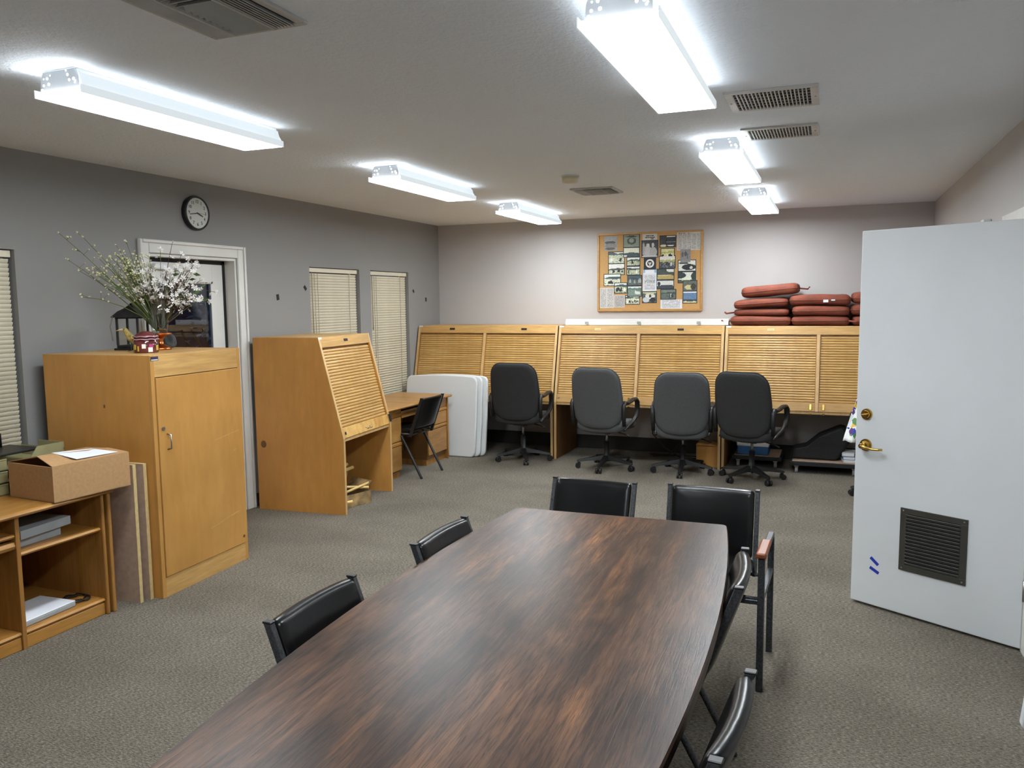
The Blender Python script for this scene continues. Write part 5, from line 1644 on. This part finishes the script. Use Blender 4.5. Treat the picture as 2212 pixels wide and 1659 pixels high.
def cushion(x, y, z, w, d, h, rz, label, tie=None, tagm=False, tilt=0.0, seam=True):
    t = thing('seat_cushion', label, 'cushion', (x, y, z), R(rz), 'terracotta cushions on the right tambour desk')
    t.rotation_euler = (0, R(tilt), R(rz))
    out = dense(rrect(w / 2, d / 2, 0.055, 5), 0.05)
    rr = random.Random(label)
    ph = rr.uniform(0, 6)
    def fn(u_, v_, q):
        e = 1 - 0.10 * (abs(q) / (h / 2)) ** 3
        return (u_ * e, v_ * e, h / 2 + q + 0.005 * math.sin(9 * u_ + ph) * math.cos(7 * v_ + ph))
    rings = ((1.0, 0.0), (1.0, 0.55), (0.985, 0.80), (0.94, 0.93), (0.85, 0.98), (0.5, 1.0))
    MB().pad(out, h / 2, fn, rings).build('cover', 'terracotta', t)
    if seam:
        ed = [(u_ * 1.004, v_ * 1.004, h / 2 + 0.002 * math.sin(8 * u_)) for u_, v_ in out]
        MB().tube(ed + [ed[0]], 0.0035, 5, cap=False).build('seam_piping', 'tie', t)
    if tie:
        MB().tube([(tie[0] * w / 2 * 0.97, tie[1], h * 0.5), (tie[0] * (w / 2 + 0.04), tie[1] - 0.01, h * 0.42), (tie[0] * (w / 2 + 0.075), tie[1] - 0.02, h * 0.35), (tie[0] * (w / 2 + 0.095), tie[1] - 0.02, h * 0.55)], 0.006, 6, 1.6).build('tie', 'tie', t)
    if tagm:
        l_ = MB().box(0.03, 0.075, -d / 2 - 0.006, -d / 2 - 0.003, h * 0.28, h * 0.52).box(0.10, 0.135, -d / 2 - 0.006, -d / 2 - 0.003, h * 0.42, h * 0.54).build('care_tag', 'paper', t)
        l_['label'] = 'white care tag'
    return t
cy = 8.52
cushion(-0.655, cy, zt + 0.001, 0.575, 0.52, 0.094, 1, 'terracotta cushion at bottom of the left stack', (-1, -0.1))
cushion(-0.640, cy + 0.01, zt + 0.096, 0.525, 0.50, 0.070, -2, 'terracotta cushion second from bottom in the left stack', (-1, -0.15), seam=False)
cushion(-0.655, cy, zt + 0.176, 0.515, 0.50, 0.088, 2, 'terracotta cushion second from top in the left stack', tilt=-3.0)
cushion(-0.565, cy, zt + 0.291, 0.535, 0.48, 0.108, -1, 'terracotta cushion topmost of the left stack, lying askew', (1, 0.1), tilt=-4.5)
cushion(-0.095, cy, zt + 0.001, 0.525, 0.52, 0.092, -1, 'terracotta cushion at bottom of the middle stack', (1, -0.24))
cushion(-0.105, cy, zt + 0.094, 0.515, 0.52, 0.098, 2, 'terracotta cushion in middle of the middle stack')
cushion(-0.110, cy, zt + 0.195, 0.555, 0.50, 0.105, 1, 'terracotta cushion topmost of the middle stack, white tags showing', tagm=True)
cushion(0.425, cy + 0.02, zt + 0.001, 0.49, 0.50, 0.094, 1, 'terracotta cushion at bottom of the right stack, cut by the door')
cushion(0.420, cy + 0.02, zt + 0.097, 0.50, 0.50, 0.108, -1, 'terracotta cushion in middle of the right stack, cut by the door')
cushion(0.425, cy + 0.02, zt + 0.208, 0.49, 0.50, 0.112, 1, 'terracotta cushion topmost of the right stack, cut by the door', (-1, -0.2))

# ---------------------------------------------------------------- ornaments on the tall cabinet
zc = 1.4065
pt = thing('candle_pot', 'round glazed maroon house-shaped candle pot at front of the cabinet top', 'pot', (-3.805, 3.665, zc))
MB().lathe([(0, 0), (0.066, 0.0), (0.070, 0.006), (0.068, 0.07), (0.064, 0.074), (0.064, 0.088), (0.0, 0.088)], 28).build('body', 'pot_brown', pt)
mb = MB()
for zz, r in ((0.078, 0.071), (0.094, 0.068)):
    pts = [(r * math.cos(a), r * math.sin(a), zz + 0.004 * abs(math.sin(a * 4))) for a in [2 * PI * k / 48 for k in range(49)]]
    mb.tube(pts, 0.004, 6, cap=False)
mb.build('scalloped_rim', 'pot_band', pt)
MB().lathe([(0.066, 0.088), (0.060, 0.104), (0.040, 0.120), (0.02, 0.127), (0.0, 0.128)], 28).build('lid', 'pot_brown', pt)
for (a, z, w, h, mt) in ((-150, 0.035, 0.020, 0.030, 'pot_yellow'), (-172, 0.028, 0.014, 0.022, 'pot_green'), (-128, 0.026, 0.010, 0.030, 'pot_yellow'), (-100, 0.040, 0.022, 0.026, 'pot_white'), (-66, 0.042, 0.026, 0.018, 'pot_pink'), (-70, 0.020, 0.026, 0.028, 'pot_white'), (-30, 0.03, 0.02, 0.03, 'pot_yellow')):
    a = R(a + 45)
    MB().obox((0.0695 * math.cos(a), 0.0695 * math.sin(a), z), (0.003, w, h), (0, 0, a), 0.001).build('glazed_patch', mt, pt)
ln_ = thing('lantern', 'black iron lantern with a pyramid roof at back of the cabinet top', 'lantern', (-4.165, 3.91, zc), R(20))
MB().box(-0.085, 0.085, -0.085, 0.085, 0, 0.012, 0.003).box(-0.072, 0.072, -0.072, 0.072, 0.012, 0.03, 0.003).build('base', 'lantern', ln_)
for sx in (-1, 1):
    for sy in (-1, 1):
        MB().box(sx * 0.066 - 0.006, sx * 0.066 + 0.006, sy * 0.066 - 0.006, sy * 0.066 + 0.006, 0.03, 0.20).build('post', 'lantern', ln_)
MB().box(-0.074, 0.074, -0.074, 0.074, 0.198, 0.206, 0.002).build('top_frame', 'lantern', ln_)
mb = MB()
b = bmesh.new()
lv_ = []
for s, z in ((0.092, 0.206), (0.088, 0.214), (0.060, 0.246), (0.035, 0.262), (0.010, 0.285), (0.005, 0.296)):
    lv_.append([b.verts.new((x * s, y * s, z)) for x, y in ((1, 1), (-1, 1), (-1, -1), (1, -1))])
for A, B in zip(lv_, lv_[1:]):
    for k in range(4):
        b.faces.new((A[k], A[(k + 1) % 4], B[(k + 1) % 4], B[k]))
b.faces.new(lv_[0]); b.faces.new(lv_[-1])
bmesh.ops.recalc_face_normals(b, faces=b.faces)
mb.merge(b); mb.build('roof', 'lantern', ln_)
for (x0, x1, y0, y1) in ((-0.06, 0.06, -0.067, -0.065), (-0.06, 0.06, 0.065, 0.067), (-0.067, -0.065, -0.06, 0.06), (0.065, 0.067, -0.06, 0.06)):
    MB().box(x0, x1, y0, y1, 0.03, 0.198).build('pane', 'pane_glass', ln_)
MB().tube([(-0.08, -0.085, 0.215), (-0.095, -0.095, 0.15), (-0.09, -0.09, 0.10), (-0.085, -0.092, 0.06)], 0.008, 6, 0.25).build('ribbon', 'ribbon', ln_)
bd = thing('bird_figurine', 'olive yellow bird figurine between the lantern and the candle pot', 'figurine', (-4.015, 3.755, zc), R(136))
sk = bpy.data.meshes.new('body')
jv = [(0, -0.042, 0.045, 0.013), (0, -0.018, 0.062, 0.026), (0, 0.006, 0.086, 0.025), (0, 0.020, 0.112, 0.017), (0, 0.030, 0.131, 0.018), (0, 0.041, 0.134, 0.011)]
sk.from_pydata([v_[:3] for v_ in jv], [(k, k + 1) for k in range(5)], [])
so = link('body', sk, bd)
sm_ = so.modifiers.new('skin', 'SKIN')
for k, v_ in enumerate(jv):
    sk.skin_vertices[0].data[k].radius = (v_[3], v_[3])
sk.skin_vertices[0].data[1].use_root = True
ss = so.modifiers.new('sub', 'SUBSURF'); ss.levels = 2; ss.render_levels = 2
sk.materials.append(M['bird_yellow'])
MB().tube([(0, 0.046, 0.135), (0, 0.062, 0.133), (0, 0.086, 0.126)], 0.004, 8, radii=[0.006, 0.004, 0.001]).build('beak', 'mdf_edge', bd)
MB().tube([(0, -0.040, 0.048), (0, -0.07, 0.030), (0, -0.10, 0.012)], 0.008, 8, 0.5, radii=[0.012, 0.010, 0.008]).build('tail', 'bird_yellow', bd)
for s in (-1, 1):
    MB().tube([(s * 0.008, 0.0, 0.068), (s * 0.009, 0.004, 0.004), (s * 0.009, 0.022, 0.002)], 0.0022, 6).build('leg', 'bird_dark', bd)
    MB().tube([(s * 0.020, 0.010, 0.095), (s * 0.026, -0.015, 0.072), (s * 0.016, -0.052, 0.044)], 0.008, 8, 0.5, radii=[0.004, 0.013, 0.004]).build('wing', 'bird_yellow', bd)
    MB().obox((s * 0.0135, 0.037, 0.137), (0.004, 0.004, 0.004), bev=0.001).build('eye', 'bird_dark', bd)
stn = MB()
b = bmesh.new()
bmesh.ops.create_icosphere(b, subdivisions=3, radius=1.0)
for v_ in b.verts:
    n_ = 1 + 0.14 * math.sin(5 * v_.co.x + 3 * v_.co.z) + 0.1 * math.sin(7 * v_.co.y + 2)
    v_.co = Vector((v_.co.x * 0.052 * n_, v_.co.y * 0.048 * n_, max(-0.045, v_.co.z * 0.062 * n_) + 0.045))
for f in b.faces: f.smooth = True
stn.merge(b)
tag(stn.build('stone', 'stone', None, (-4.085, 4.115, zc + 0.0005)), 'rough dark stone behind the glass vase on the cabinet', 'stone')

va = thing('vase', 'clear glass vase on a copper foot on the cabinet top', 'vase', (-3.955, 3.925, zc))
MB().lathe([(0, 0), (0.066, 0.0), (0.066, 0.010), (0.052, 0.020), (0.022, 0.035), (0.018, 0.06), (0.030, 0.085), (0.066, 0.096), (0.070, 0.104), (0.0, 0.104)], 26).build('foot', 'copper', va)
mb = MB()
prof = [(0.046, 0.105), (0.050, 0.14), (0.060, 0.22), (0.080, 0.325)]
inn = [(r - 0.003, z) for r, z in reversed(prof)]
mb.lathe([(0.0, 0.105)] + prof + inn + [(0.0, 0.108)], 28)
mb.build('bowl', 'vase_glass', va)

bq = thing('bouquet', 'artificial white and cream wildflowers standing in the glass vase', 'flowers', (-3.955, 3.925, zc + 0.10))
# image-plane axes at the vase: right and towards the viewer
rt = Vector((0.70, 0.715, 0)); fw_ = Vector((0.715, -0.70, 0))
rr = random.Random(11)
def stem_path(base, tip, bow):
    mid = (base + tip) / 2 + Vector((0, 0, bow))
    return [base, base.lerp(mid, 0.5) + Vector((0, 0, bow * 0.3)), mid, mid.lerp(tip, 0.55) + Vector((0, 0, bow * 0.25)), tip]
def petal_cluster(mb, c, r, n, rr):
    ax = Vector((rr.uniform(-1, 1), rr.uniform(-1, 1), rr.uniform(-0.4, 1))).normalized()
    t1_ = ax.orthogonal().normalized(); t2_ = ax.cross(t1_)
    for k in range(n):
        a = 2 * PI * k / n + rr.uniform(-0.2, 0.2)
        d = t1_ * math.cos(a) + t2_ * math.sin(a)
        s = ax.cross(d)
        mb.quad(c, c + d * r * 0.6 + s * r * 0.28 + ax * r * 0.15, c + d * r + ax * r * 0.25, c + d * r * 0.6 - s * r * 0.28 + ax * r * 0.15)
def bud(mb, c, r, rr):
    d = Vector((rr.uniform(-1, 1), rr.uniform(-1, 1), rr.uniform(-0.2, 1))).normalized()
    u_ = d.orthogonal().normalized(); w = d.cross(u_)
    v0, v1 = c - d * r * 0.9, c + d * r * 1.2
    ring = [c + (u_ * math.cos(a) + w * math.sin(a)) * r * 0.7 for a in (0, 1.57, 3.14, 4.71)]
    for k in range(4):
        p_, q_ = ring[k], ring[(k + 1) % 4]
        a1 = [mb.bm.verts.new(x) for x in (p_, q_, v1)]; mb.bm.faces.new(a1)
        a2 = [mb.bm.verts.new(x) for x in (q_, p_, v0)]; mb.bm.faces.new(a2)
# left, cream-budded green stems
for k in range(52):
    base = rt * rr.uniform(-0.02, 0.02) + fw_ * rr.uniform(-0.02, 0.02) + Vector((0, 0, 0.02))
    if k < 6:
        tip = rt * [-0.52, -0.40, -0.50, -0.44, -0.16, -0.42][k] + Vector((0, 0, [0.615, 0.60, 0.47, 0.40, 0.57, 0.235][k])) + fw_ * rr.uniform(-0.1, 0.1)
    else:
        tip = rt * rr.uniform(-0.36, -0.02) + Vector((0, 0, rr.uniform(0.30, 0.52))) + fw_ * rr.uniform(-0.14, 0.14)
    path = stem_path(base, tip, rr.uniform(0.0, 0.05))
    mb = MB().tube(path, 0.0022, 5, radii=[0.003, 0.0028, 0.0024, 0.0018, 0.0012])
    ends = []
    for q in range(rr.randint(4, 8)):
        t_ = rr.uniform(0.45, 0.98)
        i = min(3, int(t_ * 4)); p0 = path[i].lerp(path[i + 1], t_ * 4 - i)
        e = p0 + Vector((rr.uniform(-0.05, 0.04), rr.uniform(-0.05, 0.05), rr.uniform(0.0, 0.05)))
        mb.tube([p0, e], 0.0011, 4)
        ends.append(e)
    so = mb.build('stem', 'green_stem', bq)
    mb = MB()
    bud(mb, tip, rr.uniform(0.007, 0.010), rr)
    for e in ends:
        bud(mb, e, rr.uniform(0.006, 0.011), rr)
    mb.build('buds', 'bud', so)['kind'] = 'stuff'
# right, star flowers on brown twigs
for k in range(70):
    base = rt * rr.uniform(-0.02, 0.025) + fw_ * rr.uniform(-0.02, 0.02) + Vector((0, 0, 0.02))
    if k < 8:
        tip = rt * [0.30, 0.34, 0.31, 0.24, 0.15, 0.10, 0.03, 0.19][k] + Vector((0, 0, [0.20, 0.26, 0.32, 0.42, 0.50, 0.57, 0.53, 0.47][k])) + fw_ * rr.uniform(-0.02, 0.12)
        bow = 0.10 if k < 3 else 0.03
    else:
        tip = rt * rr.uniform(-0.11, 0.25) + Vector((0, 0, rr.uniform(0.20, 0.43))) + fw_ * rr.uniform(-0.02, 0.15)
        bow = rr.uniform(0.0, 0.06)
    path = stem_path(base, tip, bow)
    mb = MB().tube(path, 0.0022, 5, radii=[0.0028, 0.0026, 0.0022, 0.0018, 0.0012])
    ends = []
    for q in range(rr.randint(3, 6)):
        t_ = rr.uniform(0.5, 1.0)
        i = min(3, int(t_ * 4)); p0 = path[i].lerp(path[i + 1], min(1, t_ * 4 - i))
        e = p0 + Vector((rr.uniform(-0.035, 0.035), rr.uniform(-0.035, 0.035), rr.uniform(-0.02, 0.035)))
        mb.tube([p0, e], 0.0011, 4)
        ends.append(e)
    so = mb.build('stem', 'brown_stem' if k % 3 else 'green_stem', bq)
    mb = MB()
    petal_cluster(mb, tip, rr.uniform(0.018, 0.024), 5, rr)
    for e in ends:
        petal_cluster(mb, e, rr.uniform(0.014, 0.022), 5, rr)
    mb.build('blossoms', 'petal', so)['kind'] = 'stuff'
for k in range(16):
    c = rt * rr.uniform(-0.22, 0.26) + fw_ * rr.uniform(0, 0.1) + Vector((0, 0, rr.uniform(0.2, 0.38)))
    d = (rt * rr.uniform(-1, 1) + Vector((0, 0, rr.uniform(-0.3, 1)))).normalized()
    s = d.cross(fw_).normalized()
    L = rr.uniform(0.03, 0.06)
    mb = MB().quad(c, c + d * L * 0.5 + s * L * 0.2, c + d * L, c + d * L * 0.5 - s * L * 0.2 + fw_ * 0.004)
    mb.build('leaf', 'leaf', bq)
for k, (a_, z_) in enumerate(((0.10, 0.30), (0.14, 0.26), (0.06, 0.28))):
    mb = MB().tube([Vector((0, 0, 0.02)), rt * a_ * 0.5 + fw_ * 0.03 + Vector((0, 0, z_ * 0.6)), rt * (a_ + 0.05) + fw_ * 0.05 + Vector((0, 0, z_ + 0.06))], 0.01, 6, 0.3, radii=[0.006, 0.014, 0.004])
    mb.build('dry_leaf', 'brown_stem', bq)
